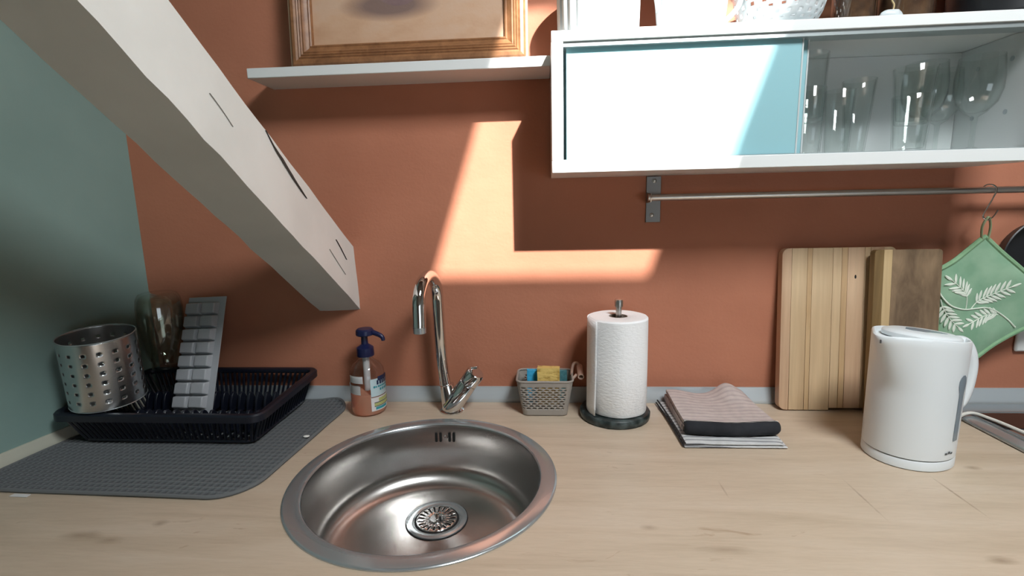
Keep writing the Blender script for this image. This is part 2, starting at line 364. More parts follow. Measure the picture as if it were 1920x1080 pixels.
# ------------------------------------------------------------------ sloping beam
D = Vector((-.0605, -1, .7511))                               # from the wall towards the room
ends = [Vector((-.229, 0, .368)), Vector((-.222, 0, .222)), Vector((-.321, 0, .218)), Vector((-.328, 0, .366))]
bm = B(); NS = 60; NW = 6; rings = []
for i in range(NS+1):
    t = -.02+1.62*i/NS; ring = []
    for k in range(4):
        for j in range(NW):
            p = ends[k].lerp(ends[(k+1) % 4], j/NW)+D*t
            amp = .0024 if j == 0 else .0009
            n = mnoise.noise_vector(p*22)*amp + (mnoise.noise_vector(p*70)*.0008 if j == 0 else Vector((0, 0, 0)))
            n.y *= .3; ring.append(bm.verts.new(p+n))
    rings.append(ring)
for a, b in zip(rings, rings[1:]):
    for k in range(len(a)): bm.faces.new((a[k], a[(k+1) % len(a)], b[(k+1) % len(a)], b[k]))
bm.faces.new(rings[0]); bm.faces.new(rings[-1][::-1])
beam = tag(obj('roof_beam', bm, m_beam, ang=30), 'white painted sloping timber beam with chipped edges meeting the terracotta wall', 'beam')
def on_face(s, w):   # point on the right face: s along the beam from the wall, w from the bottom edge (0) to the top edge (1)
    return ends[1].lerp(ends[0], w)+D*s+Vector((.0022, 0, 0))
m_hair = mat('grey_hairline_crack', (.34, .33, .31, 1), .9)
def crack(path, width, m=m_crack):
    bm = B(); L = []; n = len(path)
    P = smooth_path([(s, w, 0) for s, w in path], 5)
    for i, p in enumerate(P):
        t = i/(len(P)-1); h = width*math.sin(PI*min(max(t, .02), .98))*(1+.4*mnoise.noise(Vector((t*9, width*900, 0))))
        L.append([bm.verts.new(on_face(p[0], p[1]+h)), bm.verts.new(on_face(p[0], p[1]-h)), bm.verts.new(on_face(p[0], p[1])-Vector((.004, 0, 0)))])
    for a, b in zip(L, L[1:]):
        for k in range(3): bm.faces.new((a[k], b[k], b[(k+1) % 3], a[(k+1) % 3]))
    bm.faces.new(L[0]); bm.faces.new(L[-1][::-1])
    o = obj('crack', bm, m, beam); return o
crack([(.290, .985), (.272, .91), (.25, .875), (.23, .835), (.21, .805), (.185, .78)], .028)['label'] = 'long dark split in the white paint'
crack([(.415, .56), (.395, .54), (.375, .50)], .0022, m_hair)
crack([(.085, .72), (.07, .68), (.045, .60)], .0065)
crack([(.12, .42), (.09, .36), (.06, .31)], .002, m_hair)

# ------------------------------------------------------------------ floating shelf and picture
tag(obj('floating_shelf', box(B(), (-.381, -.0975, .715), (.2225, 0, .7345)), m_melamine, bevel=.0015), 'white floating wall shelf carrying the framed picture', 'shelf')
pic = thing('framed_picture', 'still life painting in a fluted golden wood frame on the shelf', 'picture', (-.058, -.064, .7355), (math.radians(-3.2), 0, 0))
FW, FH, MW = .468, .58, .043
prof = [(0, 0), (0, .020), (.004, .0235), (.010, .0245), (.014, .0225), (.0165, .0245), (.019, .0225), (.0215, .0245), (.024, .0222), (.0265, .0235), (.029, .0205), (.036, .017), (.0385, .0185), (.041, .017), (.043, .010), (.043, 0)]
def moulding(side):
    bm = B(); A = []; Bv = []
    for w, h in prof:
        lo = w; y = -h
        if side in 'bt':
            z = w if side == 'b' else FH-w
            A.append(bm.verts.new((-FW/2+lo, y, z))); Bv.append(bm.verts.new((FW/2-lo, y, z)))
        else:
            x = -FW/2+w if side == 'l' else FW/2-w
            A.append(bm.verts.new((x, y, lo))); Bv.append(bm.verts.new((x, y, FH-lo)))
    n = len(prof)
    for i in range(n): bm.faces.new((A[i], Bv[i], Bv[(i+1) % n], A[(i+1) % n]))
    bm.faces.new(A); bm.faces.new(Bv[::-1])
    return obj('frame_moulding', bm, m_frame, pic, ang=25)
for s in 'btlr': moulding(s)
o = obj('frame_side', box(B(), (-FW/2-.004, -.016, .001), (-FW/2, .004, FH)), m_frameback, pic); o['label'] = 'pale outer edge strip'
obj('frame_side', box(B(), (FW/2, -.016, .001), (FW/2+.004, .004, FH)), m_frameback, pic)
obj('backing_board', box(B(), (-FW/2+.004, .0005, .004), (FW/2-.004, .004, FH-.004)), m_frameback, pic)
m_paint = mat('oil_painting', (1, 1, 1, 1), .6); nt = m_paint.node_tree
pv = coords(nt, (1, 1, 1.8)); base = ramp(nt, noise(nt, pv, 6, 5, .6), [(.3, (.47, .27, .16, 1)), (.5, (.56, .355, .23, 1)), (.72, (.58, .42, .32, 1))])
def ell(c, s, r0, r1):
    tc = nt.nodes.new('ShaderNodeTexCoord'); a = nt.nodes.new('ShaderNodeVectorMath'); a.operation = 'SUBTRACT'; a.inputs[1].default_value = c
    b = nt.nodes.new('ShaderNodeVectorMath'); b.operation = 'MULTIPLY'; b.inputs[1].default_value = s
    l = nt.nodes.new('ShaderNodeVectorMath'); l.operation = 'LENGTH'; mr = nt.nodes.new('ShaderNodeMapRange')
    mr.inputs[1].default_value = r0; mr.inputs[2].default_value = r1; mr.inputs[3].default_value = 1; mr.inputs[4].default_value = 0
    nt.links.new(tc.outputs['Object'], a.inputs[0]); nt.links.new(a.outputs[0], b.inputs[0]); nt.links.new(b.outputs[0], l.inputs[0]); nt.links.new(l.outputs['Value'], mr.inputs[0])
    return mr.outputs[0]
c = mixc(nt, ell((-.035, 0, .112), (1, 0, 3.4), .05, .105), base, (.20, .13, .11, 1))
c = mixc(nt, ell((-.016, 0, .168), (1, 0, 1), .056, .059), c, ramp(nt, noise(nt, pv, 14, 4), [(.3, (.14, .085, .095, 1)), (.7, (.26, .17, .16, 1))]))
setc(m_paint, c); bump(nt, noise(nt, coords(nt), 220, 3), .3, .0006)
obj('canvas', box(B(), (-FW/2+.04, -.0105, .04), (FW/2-.04, .0, FH-.04)), m_paint, pic)

# ------------------------------------------------------------------ wall cabinet with sliding frosted doors
CX0, CX1, CY, CZ0, CZ1 = .2235, 1.055, -.185, .5097, .7497
cab = thing('wall_cabinet', 'white wall cabinet with a frosted aqua sliding door above the rail', 'cabinet', (0, 0, 0))
def panel(nm, a, b, m=m_melamine, bv=.001): return obj(nm, box(B(), a, b), m, cab, bevel=bv)
panel('top_panel', (CX0, CY, CZ1-.018), (CX1, -.001, CZ1))
panel('bottom_panel', (CX0, CY, CZ0), (CX1, -.001, CZ0+.0215))
panel('side_panel', (CX0, CY, CZ0+.0217), (CX0+.0205, -.001, CZ1-.0182))
panel('side_panel', (CX1-.0205, CY, CZ0+.0217), (CX1, -.001, CZ1-.0182))
panel('back_panel', (CX0+.0207, -.008, CZ0+.0217), (CX1-.0207, -.002, CZ1-.0182))
m_track = mat('grey_aluminium_track', (.42, .47, .48, 1), .4, .6)
panel('track', (CX0+.0207, CY+.004, CZ1-.026), (CX1-.0207, CY+.034, CZ1-.0183), m_track, 0)
panel('track', (CX0+.0207, CY+.010, CZ0+.0216), (CX1-.0207, CY+.030, CZ0+.0235), m_track, 0)
o = panel('sliding_door', (.250, -.171, CZ0+.0237), (.651, -.1665, CZ1-.0185), m_frost, .0006); o['label'] = 'frosted aqua glass pane in front'
o = panel('sliding_door', (.262, -.159, CZ0+.0237), (.666, -.1545, CZ1-.0185), m_frost, .0006); o['label'] = 'second frosted pane pushed behind the first'
m_edge = mat('pale_aluminium_edge', (.62, .66, .66, 1), .35, .4)
panel('door_edge', (.651, -.1715, CZ0+.0237), (.6535, -.1660, CZ1-.0185), m_edge, 0)
panel('door_edge', (.666, -.1595, CZ0+.0237), (.6685, -.1540, CZ1-.0185), m_edge, 0)
for y, z in ((-.05, .60), (-.05, .69), (-.12, .60), (-.12, .69)):
    obj('peg_hole', disc(B(), (CX1-.0203, y, z), .0045, -.0006, 14, (1, 0, 0)), m_trimgrey, cab)

# glassware in the open half
FZ = CZ0+.0217
def tumbler_bm(r0, r1, h, seg=28):
    return lathe(B(), [(0, .001), (r0*.9, 0), (r0, .003), (r1, h-.001), (r1-.0008, h), (r1-.0018, h-.001), (r0-.0022, .011), (r0*.85, .008), (0, .0075)], seg)
def tumbler(label, x, y, z, r0, r1, h, group=None):
    return tag(obj('drinking_glass', tumbler_bm(r0, r1, h), m_glass, loc=(x, y, z), ang=50), label, 'glass', group)
tumbler('straight clear glass behind the edge of the frosted door, lower of its stack', .706, -.10, FZ, .022, .026, .125)
tumbler('clear glass stacked upper, next to the edge of the frosted door', .706, -.10, FZ+.064, .022, .026, .122)
tumbler('short clear tumbler second from the frosted door edge', .756, -.105, FZ, .021, .025, .118)
tumbler('slanting narrow tumbler between the short tumbler and the stacked pair', .806, -.075, FZ, .017, .028, .142)
tumbler('thick clear tumbler under another, left of the wine glasses', .868, -.130, FZ, .025, .031, .100)
tumbler('clear tumbler nested on top of the thick one, left of the wine glasses', .868, -.130, FZ+.050, .025, .033, .098)
def wine(label, x, y, s=1.0):
    p = [(0, .003), (.030, .0015), (.031, .003), (.012, .0055), (.0042, .010), (.0036, .045), (.0048, .062), (.016, .070), (.029, .086), (.035, .108), (.0355, .130), (.032, .166), (.0312, .1665), (.031, .1655), (.0345, .13), (.034, .108), (.028, .087), (.015, .0715), (0, .0685)]
    return tag(obj('wine_glass', lathe(B(), [(r*s, z*s) for r, z in p], 32), m_glass, loc=(x, y, FZ), ang=50), label, 'wine glass')
wine('stemmed wine glass beside the stacked tumblers', .922, -.078)
wine('stemmed wine glass nearest the open right side of the cabinet', .992, -.110)
wine('stemmed wine glass standing behind the other two near the back panel', .978, -.042, .96)

# ------------------------------------------------------------------ things on top of the cabinet
TZ = CZ1
v = lathe(B(), [(0, .002), (.066, 0), (.070, .003), (.0740, .02), (.0747, .05), (.0752, .08), (.0757, .11), (.0762, .134), (.0775, .138), (.0735, .138), (.072, .01), (0, .008)], 160, rf=lambda a, z: (.0016*math.sin(a*26) if .01 < z < .136 else 0))
tag(obj('ribbed_vase', v, m_ceramic, loc=(.312, -.100, TZ), ang=60), 'white ribbed ceramic vase at the left end of the cabinet top', 'vase')
jug = thing('pouring_jug', 'white glazed pouring jug between the vase and the colander', 'jug', (.480, -.105, TZ))
obj('body', lathe(B(), [(0, .002), (.046, 0), (.052, .004), (.060, .03), (.064, .07), (.060, .12), (.050, .16), (.053, .18), (.050, .18), (.047, .16), (.057, .12), (.060, .07), (.056, .03), (.045, .008), (0, .007)], 48), m_ceramic, jug)
obj('handle', tube(B(), smooth_path([(.046, -.010, .155), (.075, -.014, .150), (.088, -.016, .10), (.080, -.018, .05), (.056, -.018, .022), (.040, -.018, .012)]), .0065, 12, sq=.7), m_ceramic, jug)
obj('spout', tube(B(), smooth_path([(-.050, -.01, .05), (-.058, -.012, .08), (-.064, -.014, .12), (-.074, -.016, .15)]), [.016]+[.015-.0003*i for i in range(23)]+[.007], 12), m_ceramic, jug)
cold = thing('colander', 'white enamel colander with dark drain holes beside the jug', 'colander', (.640, -.098, TZ), (0, 0, rad(45)))
NC, NR = 132, 40
bowl = [(.034, .006), (.040, .0075), (.056, .014), (.066, .026), (.072, .042), (.076, .060), (.079, .078), (.084, .081)]
bp = smooth_path([(r, z, 0) for r, z in bowl], 6); nb = len(bp)-1
def bfn(u, v):
    p = bp[int(round(v*nb))]; a = 2*PI*u; return (p[0]*math.cos(a), p[0]*math.sin(a), p[1])
def bskip(i, j): return 13 <= j <= 36 and j % 4 in (0, 1) and (i+(j//4)*3) % 6 in (0, 1) and 115 < i*360/NC < 335
bm = grid(B(), NC, nb, bfn, bskip, wrapu=True)
obj('bowl', bm, m_ceramic, cold, solid=.0014)
obj('foot', lathe(B(), [(.030, 0), (.036, 0), (.037, .010), (.031, .010)], 40, close=True), m_ceramic, cold)
obj('base', disc(B(), (0, 0, .009), .036, .0015, 40), m_ceramic, cold)
for s in (-1, 1):
    obj('handle', tube(B(), smooth_path([(s*.080, -.03, .079), (s*.094, -.022, .080), (s*.097, 0, .080), (s*.094, .022, .080), (s*.080, .03, .079)]), .004, 8), m_ceramic, cold)
def storage_jar(label, x, y, r, h, fill):
    t = thing('storage_jar', label, 'jar', (x, y, TZ))
    obj('glass_body', lathe(B(), [(0, .001), (r*.95, 0), (r, .005), (r, h*.8), (r*.8, h*.9), (r*.8, h), (r*.77, h), (r*.77, h*.9), (r-.003, h*.79), (r-.003, .007), (0, .005)], 40), m_glassjar, t)
    obj('contents', lathe(B(), [(0, .0055), (r-.0045, .0075), (r-.0045, fill), (r*.4, fill+.008), (0, fill+.004)], 32), m_brown, t)
    obj('lid', lathe(B(), [(0, h+.001), (r*.82, h+.001), (r*.84, h+.004), (r*.84, h+.022), (r*.7, h+.026), (0, h+.026)], 40), m_rail, t)
storage_jar('narrow glass jar with brown contents behind the white lump', .778, -.085, .036, .15, .10)
storage_jar('wide glass jar with brown contents beside the black pot', .862, -.095, .043, .17, .12)
pot = thing('cooking_pot', 'black cooking pot at the right end of the cabinet top', 'pot', (1.036, -.10, TZ))
obj('body', lathe(B(), [(0, .002), (.080, 0), (.088, .006), (.092, .11), (.096, .112), (.094, .114), (.089, .11), (.085, .01), (0, .008)], 48), m_black, pot)
for s in (-1, 1):
    obj('handle', tube(B(), smooth_path([(s*.088, -.03, .085), (s*.118, -.022, .088), (s*.12, .022, .088), (s*.088, .03, .085)]), .005, 8), m_black, pot)
bm = B(); bmesh.ops.create_icosphere(bm, subdivisions=3, radius=1)
for q in bm.verts:
    n = 1+.18*mnoise.noise(q.co*1.7+Vector((3, 1, 2))); q.co = Vector((q.co.x*.017*n*(1.15 if q.co.x < 0 else .95), q.co.y*.011*n, max(q.co.z, -.35)*.0115*n+.004))
lump = thing('wax_stub', 'small rounded white lump with a twine tail on the cabinet front edge', 'candle stub', (.795, -.166, TZ))
obj('body', bm, m_ceramic, lump); obj('twine', tube(B(), smooth_path([(.001, .0, .012), (.004, .002, .022), (.000, .003, .032), (.008, .004, .045)]), .0012, 6), m_twine, lump)

# ------------------------------------------------------------------ hanging rail, hook, pot holder, pan, socket
rail = thing('hanging_rail', 'dull steel hanging rail screwed to the wall under the cabinet', 'rail', (0, 0, 0))
obj('rod', tube(B(), [(.424, -.040, .4632), (1.42, -.040, .4632)], .0068, 18), m_rail, rail)
for x in (.443, 1.39):
    pl = obj('bracket', box(B(), (x-.0155, -.004, .411), (x+.0155, -.0002, .5085)), m_plate, rail, bevel=.0008)
    obj('arm', prism(B(), [(-.004, .452), (-.045, .4545), (-.049, .463), (-.045, .4715), (-.004, .474)], 0, x-.0150, x-.0125), m_rail, pl)
    for z in (.499, .4265):
        obj('screw', lathe(B(), [(0, .0026), (.0025, .0022), (.0045, .0003), (.0047, 0)], 16), m_screw, pl, loc=(x+(.001 if z > .45 else -.003), -.0042, z), rot=(PI/2, 0, 0))
hook = tube(B(), smooth_path([(1.085, -.030, .462), (1.088, -.035, .4725), (1.094, -.043, .4735), (1.099, -.049, .464), (1.092, -.050, .445), (1.080, -.050, .418), (1.0795, -.051, .409), (1.086, -.053, .4045), (1.093, -.055, .410), (1.100, -.056, .424)], 6), .0014, 8)
tag(obj('hook', hook, m_chrome), 'thin steel S-hook on the rail holding the green pot holder', 'hook')
HC = Vector((1.118, -.05, .232))
out = [(1.091, .371), (1.048, .336), (1.004, .301), (1.010, .228), (1.027, .155), (1.063, .098), (1.155, .160), (1.246, .226), (1.205, .267), (1.168, .300), (1.130, .334)]
ph = thing('pot_holder', 'green quilted pot holder with white leaf sprays hanging from the hook', 'pot holder', (0, 0, 0))
def fold(x, z): return .004*math.sin((x-1.0)*38+z*14)+.0035*mnoise.noise(Vector((x*16, 0, z*16)))+.010*max(0, (1.035-x)/.035)**1.5
def outline(n):
    L = []; m = len(out)
    seglen = [(Vector(out[i])-Vector(out[(i+1) % m])).length for i in range(m)]; tot = sum(seglen)
    for k in range(n):
        s = tot*k/n; i = 0
        while s > seglen[i]: s -= seglen[i]; i += 1
        L.append(Vector(out[i]).lerp(Vector(out[(i+1) % m]), s/seglen[i]))
    return L
OL = outline(96)
def cloth(off, thick, scale=1.0):
    bm = B(); c2 = Vector((HC.x, HC.z)); rings = []
    for sgn in (1, -1):
        R = []
        for r in [i/14 for i in range(1, 15)]:
            R.append([bm.verts.new((lambda p: (p.x, -.05+off+fold(p.x, p.y)-sgn*thick*(1-.75*max(0, (r-.8)/.2)), p.y))(c2.lerp(q, r*scale))) for q in OL])
        cv = bm.verts.new((c2.x, -.05+off+fold(c2.x, c2.y)-sgn*thick, c2.y))
        for k in range(96): bm.faces.new((cv, R[0][k], R[0][(k+1) % 96]))
        for a, b in zip(R, R[1:]):
            for k in range(96): bm.faces.new((a[k], b[k], b[(k+1) % 96], a[(k+1) % 96]))
        rings.append(R[-1])
    for k in range(96): bm.faces.new((rings[0][k], rings[1][k], rings[1][(k+1) % 96], rings[0][(k+1) % 96]))
    return bm
obj('quilted_panel', cloth(0, .0045), m_mitt, ph, ang=60)
obj('hem', tube(B(), [(q.x, -.05+fold(q.x, q.y), q.y) for q in OL], .0048, 8, closed=True, sq=1), m_hem, ph)
obj('hanging_loop', tube(B(), smooth_path([(1.084, -.048, .366), (1.080, -.050, .39), (1.0845, -.053, .4085), (1.089, -.053, .4085), (1.094, -.052, .39), (1.095, -.049, .366)], 6), .0032, 8, sq=.4), m_loop, ph)
def emb(pts, r):
    return tube(B(), [(p[0], -.0552+fold(p[0], p[1]), p[1]) for p in [(q[0], q[1]) for q in smooth_path([(a, b, 0) for a, b in pts], 6)]], r, 6, sq=1)
obj('embroidered_vine', emb([(1.008, .268), (1.018, .248), (1.034, .232), (1.061, .224), (1.086, .225), (1.109, .226), (1.13, .218), (1.152, .202), (1.168, .185)], .0015), m_embroid, ph)
def spray(pts, start, n, ll):
    st = obj('embroidered_stem', emb(pts, .0009), m_embroid, ph)
    P = smooth_path([(a, b, 0) for a, b in pts], 12); N = len(P)-1
    for k in range(n):
        t = start+(1-start)*k/(n-1); i = int(t*N); p = P[i]; d = (P[min(i+1, N)]-P[max(i-1, 0)]).normalized()
        L = 1.12*ll*(.65+.35*math.sin(PI*(.15+.8*k/(n-1))))
        for s in ((-1, 1) if k < n-1 else (0,)):
            a = math.radians(s*48); q = Vector((d.x*math.cos(a)-d.y*math.sin(a), d.x*math.sin(a)+d.y*math.cos(a), 0)); w = Vector((-q.y, q.x, 0))
            bm = B(); top = []; bot = []
            for u in range(9):
                f = u/8; wd = .0027*math.sin(PI*min(.97, f*.93+.03))**.7
                for sg, lst in ((1, top), (-1, bot)):
                    e = p+q*L*f+w*wd*sg; lst.append(bm.verts.new((e.x, -.0554+fold(e.x, e.y), e.y)))
            mid = [bm.verts.new(((a_.co+b_.co)/2)-Vector((0, .0009, 0))) for a_, b_ in zip(top, bot)]
            for x in range(8):
                bm.faces.new((top[x], top[x+1], mid[x+1], mid[x])); bm.faces.new((mid[x], mid[x+1], bot[x+1], bot[x]))
            obj('embroidered_leaf', bm, m_embroid, st)
spray([(1.065, .224), (1.064, .248), (1.055, .263), (1.030, .284)], .40, 7, .021)
spray([(1.076, .225), (1.089, .240), (1.114, .253), (1.147, .269)], .30, 9, .022)
spray([(1.015, .245), (1.020, .229), (1.034, .207), (1.052, .188)], .32, 7, .019)
spray([(1.134, .211), (1.120, .212), (1.098, .206), (1.074, .194)], .12, 8, .019)

pan = thing('frying_pan', 'black frying pan hanging behind the green pot holder', 'pan', (1.224, -.003, .322))
obj('body', lathe(B(), [(0, 0), (.070, 0), (.074, .003), (.086, .034), (.0885, .035), (.0865, .0365), (.0835, .034), (.071, .006), (0, .004)], 64), m_black, pan, rot=(PI/2, 0, 0))
obj('handle', tube(B(), smooth_path([(.0, -.030, .083), (.0, -.032, .10), (.0, -.028, .115), (.0, -.022, .125)]), .008, 10, sq=.7), m_black, pan)
sk = thing('wall_socket', 'white wall socket plate behind the lower edge of the pot holder', 'socket', (1.256, 0, .160))
obj('plate', box(B(), (-.0405, -.009, -.0405), (.0405, -.0004, .0405)), m_socket, sk, bevel=.004)
obj('insert', lathe(B(), [(.024, 0), (.026, .001), (.026, .003), (.021, .003), (.020, -.003), (0, -.003)], 32), m_socket, sk, loc=(0, -.0092, 0), rot=(PI/2, 0, 0))

# ------------------------------------------------------------------ sink
sink = thing('round_sink', 'round stainless steel sink set into the oak worktop', 'sink', (SC[0], SC[1], 0))
obj('rim', lathe(B(), [(.225, .0003), (.2248, .0018), (.2235, .0030), (.221, .0036), (.211, .0042), (.2005, .0042), (.1985, .0034), (.1968, .0010)], 128), m_steelrim, sink)
FLZ = -.125; bp_ = [(.1965, .001), (.1950, -.004), (.1935, -.05), (.1915, -.078)]
for k in range(1, 9):
    a = PI/2*k/8; bp_.append((.1915-.046*(1-math.cos(a)), -.078+(FLZ+.078)*math.sin(a)))
bp_ += [(.135, FLZ-.0003), (0, FLZ-.0005)]
obj('bowl', lathe(B(), bp_, 128), m_bowl, sink, ang=60)
dr = obj('drain', lathe(B(), [(.057, FLZ+.0004), (.0568, FLZ+.0022), (.0555, FLZ+.0030), (.046, FLZ+.0030), (.0435, FLZ+.0022), (.0415, FLZ+.0006)], 64, c=(.001, .062)), m_steelrim, sink)
obj('strainer_shadow_gap', disc(B(), (.001, .062, FLZ+.0002), .0420, .0004, 48), m_dark, dr)
obj('flange_groove', lathe(B(), [(.0568, FLZ-.0002), (.0568, FLZ+.0007), (.0584, FLZ+.0007), (.0584, FLZ-.0002)], 64, c=(.001, .062), close=True), m_dark, dr)
bm = B()
NA = 120                                                     # strainer basket with radial slots cut out
pr = [(.0385, .0016), (.036, .0032), (.033, .0034), (.0295, .0030), (.026, .0024), (.0225, .0022), (.012, .0026), (.0, .003)]
def sfn(u, v):
    r, z = pr[int(round(v*(len(pr)-1)))]; a = 2*PI*u; return (.001+r*math.cos(a), .062+r*math.sin(a), FLZ+z)
grid(bm, NA, len(pr)-2, lambda u, v: sfn(u, v*(len(pr)-2)/(len(pr)-1)), lambda i, j: j in (1, 2, 3, 4) and i % 6 in (0, 1), wrapu=True)
obj('strainer', bm, m_chrome, dr, solid=.0008)
obj('strainer_top', disc(B(), (.001, .062, FLZ+.0024), .0125, .0006, 32), m_chrome, dr)
obj('strainer_knob', lathe(B(), [(.0, .013), (.004, .0125), (.0055, .0105), (.004, .008), (.0028, .004), (.004, .0015)], 20, c=(.001, .062)), m_chrome, dr, loc=(0, 0, FLZ+.001))
for dx in (-.0195, -.0105, .0085, .0175):
    r = .1943; a = PI/2-(dx-.0045)/r; x, y = (r-.0006)*math.cos(a), (r-.0006)*math.sin(a)
    sl = prism(B(), [(p[0], p[1]) for p in rrect(-.0026, -.0105, .0026, .0105, .0025, 4)], 1, -.0009, .0012)
    obj('overflow_slot', sl, m_dark, sink, loc=(x, y-.0004, -.0245), rot=(0, 0, a-PI/2))
obj('overflow_screw', lathe(B(), [(0, .0022), (.003, .0018), (.0045, 0)], 16), m_chrome, sink, loc=(-.0035, .1931, -.0245), rot=(PI/2, 0, 0))

# ------------------------------------------------------------------ mixer tap
tap = thing('mixer_tap', 'chrome mixer tap with tall curved spout behind the sink', 'tap', (-.004, -.062, 0))
obj('base_ring', lathe(B(), [(0, 0), (.0265, 0), (.0265, .003), (.024, .0045), (0, .0045)], 40), m_chrome, tap)
obj('body', lathe(B(), [(0, .0045), (.0215, .0045), (.0195, .02), (.0165, .058), (.0160, .063), (.0135, .0645), (0, .0645)], 40), m_chrome, tap, loc=(-.000, 0, 0), rot=(0, math.radians(-9), 0))
ax = Vector((.60, -.18, .86)).normalized()
q = ax.to_track_quat('Z', 'Y')
pv_ = obj('valve_body', lathe(B(), [(0, -.004), (.0215, -.002), (.0208, .02), (.0198, .074), (.0187, .0755), (0, .0755)], 40), m_chrome, tap, loc=(.000, -.004, .012)); pv_.rotation_euler = q.to_euler()
lv = obj('lever_cap', lathe(B(), [(.0187, .0765), (.0200, .0775), (.0204, .104), (.0180, .108), (0, .1085)], 40), m_chrome, tap, loc=(.000, -.004, .012)); lv.rotation_euler = q.to_euler()
obj('lever_pin', tube(B(), [(.052, -.024, .108), (.066, -.030, .112)], .0035, 10), m_chrome, tap)
sp = [(-.0120, 0, .060), (-.0180, 0, .12), (-.0200, -.001, .19), (-.0205, -.003, .245)]
Rr = .062
for k in range(0, 11):
    a = PI*k/10; sp.append((-.0205-.0045*(1-math.cos(a)), -.004-Rr*(1-math.cos(a)), .262+.054*math.sin(a)))
sp += [(-.0295, -.129, .245), (-.0297, -.130, .2265)]
SPP = smooth_path(sp, 4)
obj('spout', tube(B(), SPP, [.0126 if i < len(SPP)-6 else .0128 for i in range(len(SPP))], 24), m_chrome, tap)
obj('aerator', tube(B(), [(-.0297, -.130, .2270), (-.0298, -.130, .2150)], .0124, 24), m_steelrim, tap)

# ------------------------------------------------------------------ soap bottle
soap = thing('soap_dispenser', 'clear pump bottle of orange hand soap with a navy pump', 'soap dispenser', (-.193, -.066, 0), (0, 0, math.radians(14)))
RB = .0385
obj('bottle', lathe(B(), [(0, .002), (.030, .0), (.036, .002), (RB, .008), (RB, .085), (.0365, .100), (.029, .113), (.017, .122), (.0145, .127), (.0145, .134), (.0125, .134)], 48), m_bottle, soap)
obj('liquid', lathe(B(), [(0, .003), (.029, .0015), (.0350, .0035), (RB-.0012, .009), (RB-.0012, .050), (0, .050)], 48), m_soap, soap)
obj('dip_tube', tube(B(), [(0, 0, .051), (0, 0, .133)], .0075, 12), m_tube, soap)
pm = obj('pump', lathe(B(), [(0, .131), (.0185, .131), (.0190, .133), (.0185, .150), (.0130, .154), (.0075, .158), (.0070, .178), (.0, .178)], 32), m_pumpblue, soap)
hd = lathe(B(), [(0, .178), (.0185, .178), (.0200, .180), (.0195, .189), (.016, .1925), (0, .193)], 32, c=(.002, 0))
obj('pump_head', hd, m_pumpblue, pm)
obj('nozzle', tube(B(), smooth_path([(.012, -.002, .186), (.025, -.007, .182), (.036, -.011, .177), (.0405, -.013, .172), (.0415, -.0135, .166)], 5), [.0062-.00011*i for i in range(21)], 12), m_pumpblue, pm)
def patch(r, a0, a1, z0, z1, n=14):
    return grid(B(), n, 1, lambda u, v: (r*math.cos(a0+(a1-a0)*u), r*math.sin(a0+(a1-a0)*u), z0+(z1-z0)*v))
lab = obj('front_label', patch(RB+.0004, rad(-75), rad(8), .014, .086), m_label, soap)
obj('lower_label', patch(RB+.0007, rad(-76), rad(9), .013, .046), m_labelwhite, lab)
lb = obj('back_label', patch(RB-.0006, rad(178), rad(252), .052, .072), m_labelwhite, soap); lb['label'] = 'plain white patch on the rear'
obj('back_label', patch(RB-.0006, rad(205), rad(262), .078, .094), m_labelwhite, soap)
def marks(z, h, a0, a1, n, m, seed):
    rnd = random.Random(seed); a = a0
    for k in range(n):
        w = (a1-a0)/n; obj('label_print', patch(RB+.0011, rad(a), rad(a+w*rnd.uniform(.6, .85)), z, z+h*rnd.uniform(.75, 1), 3), m, lab); a += w
obj('label_print', patch(RB+.0010, rad(-50), rad(8), .080, .090), m_print, lab)
marks(.072, .010, -54, 6, 6, m_print, 1); marks(.0655, .0045, -66, 4, 9, m_printteal, 2); marks(.0575, .006, -44, 4, 5, m_printteal, 3)
for z, h, a0, a1, m in ((.044, .002, -75, -10, m_brown), (.033, .008, -50, 5, m_printlime), (.024, .007, -66, 2, m_printlime), (.0155, .006, -62, -14, m_printteal), (.031, .0016, -66, 4, m_print), (.0225, .0016, -66, 4, m_print)):
    obj('label_print', patch(RB+.0010, rad(a0), rad(a1), z, z+h, 8), m, lab)

# ------------------------------------------------------------------ sponge basket
bk = thing('sponge_basket', 'grey plastic slotted basket by the tap holding sponges', 'basket', (.205, -.052, 0))
hb = .079
def ringpt(u, v, off=0):
    hx0, hy0, hx1, hy1 = .048, .035, .0605, .0425                # half sizes at base and rim
    hx, hy = hx0+(hx1-hx0)*v-off, hy0+(hy1-hy0)*v-off; r = .013
    L = rrect(-hx, -hy, hx, hy, r, 8); per = []
    tot = 0; seg = []
    for i in range(len(L)): d = math.dist(L[i], L[(i+1) % len(L)]); seg.append(d); tot += d
    s = (u % 1.0)*tot; i = 0
    while s > seg[i] and i < len(seg)-1: s -= seg[i]; i += 1
    t = s/seg[i] if seg[i] else 0; a, b = L[i], L[(i+1) % len(L)]
    return (a[0]+(b[0]-a[0])*t, a[1]+(b[1]-a[1])*t)
NU, NV = 156, 30
def bk_fn(u, v):
    x, y = ringpt(u, v); return (x, y, .001+hb*v*(1+.0*u))
def bk_skip(i, j):
    if not (5 <= j <= 24): return False
    if j % 2: return False
    ph_ = 3 if (j//2) % 2 else 0
    a = i/NU; edge = [(.00, .04), (.30, .37), (.47, .53), (.80, .87), (.97, 1.0)]
    return (i+ph_) % 6 in (0, 1, 2, 3) and not any(lo <= a <= hi for lo, hi in edge)
obj('wall', grid(B(), NU, NV, bk_fn, bk_skip, wrapu=True), m_greyplastic, bk, solid=.0016)
obj('base', prism(B(), rrect(-.047, -.034, .047, .034, .013), 2, .0004, .0026), m_greyplastic, bk)
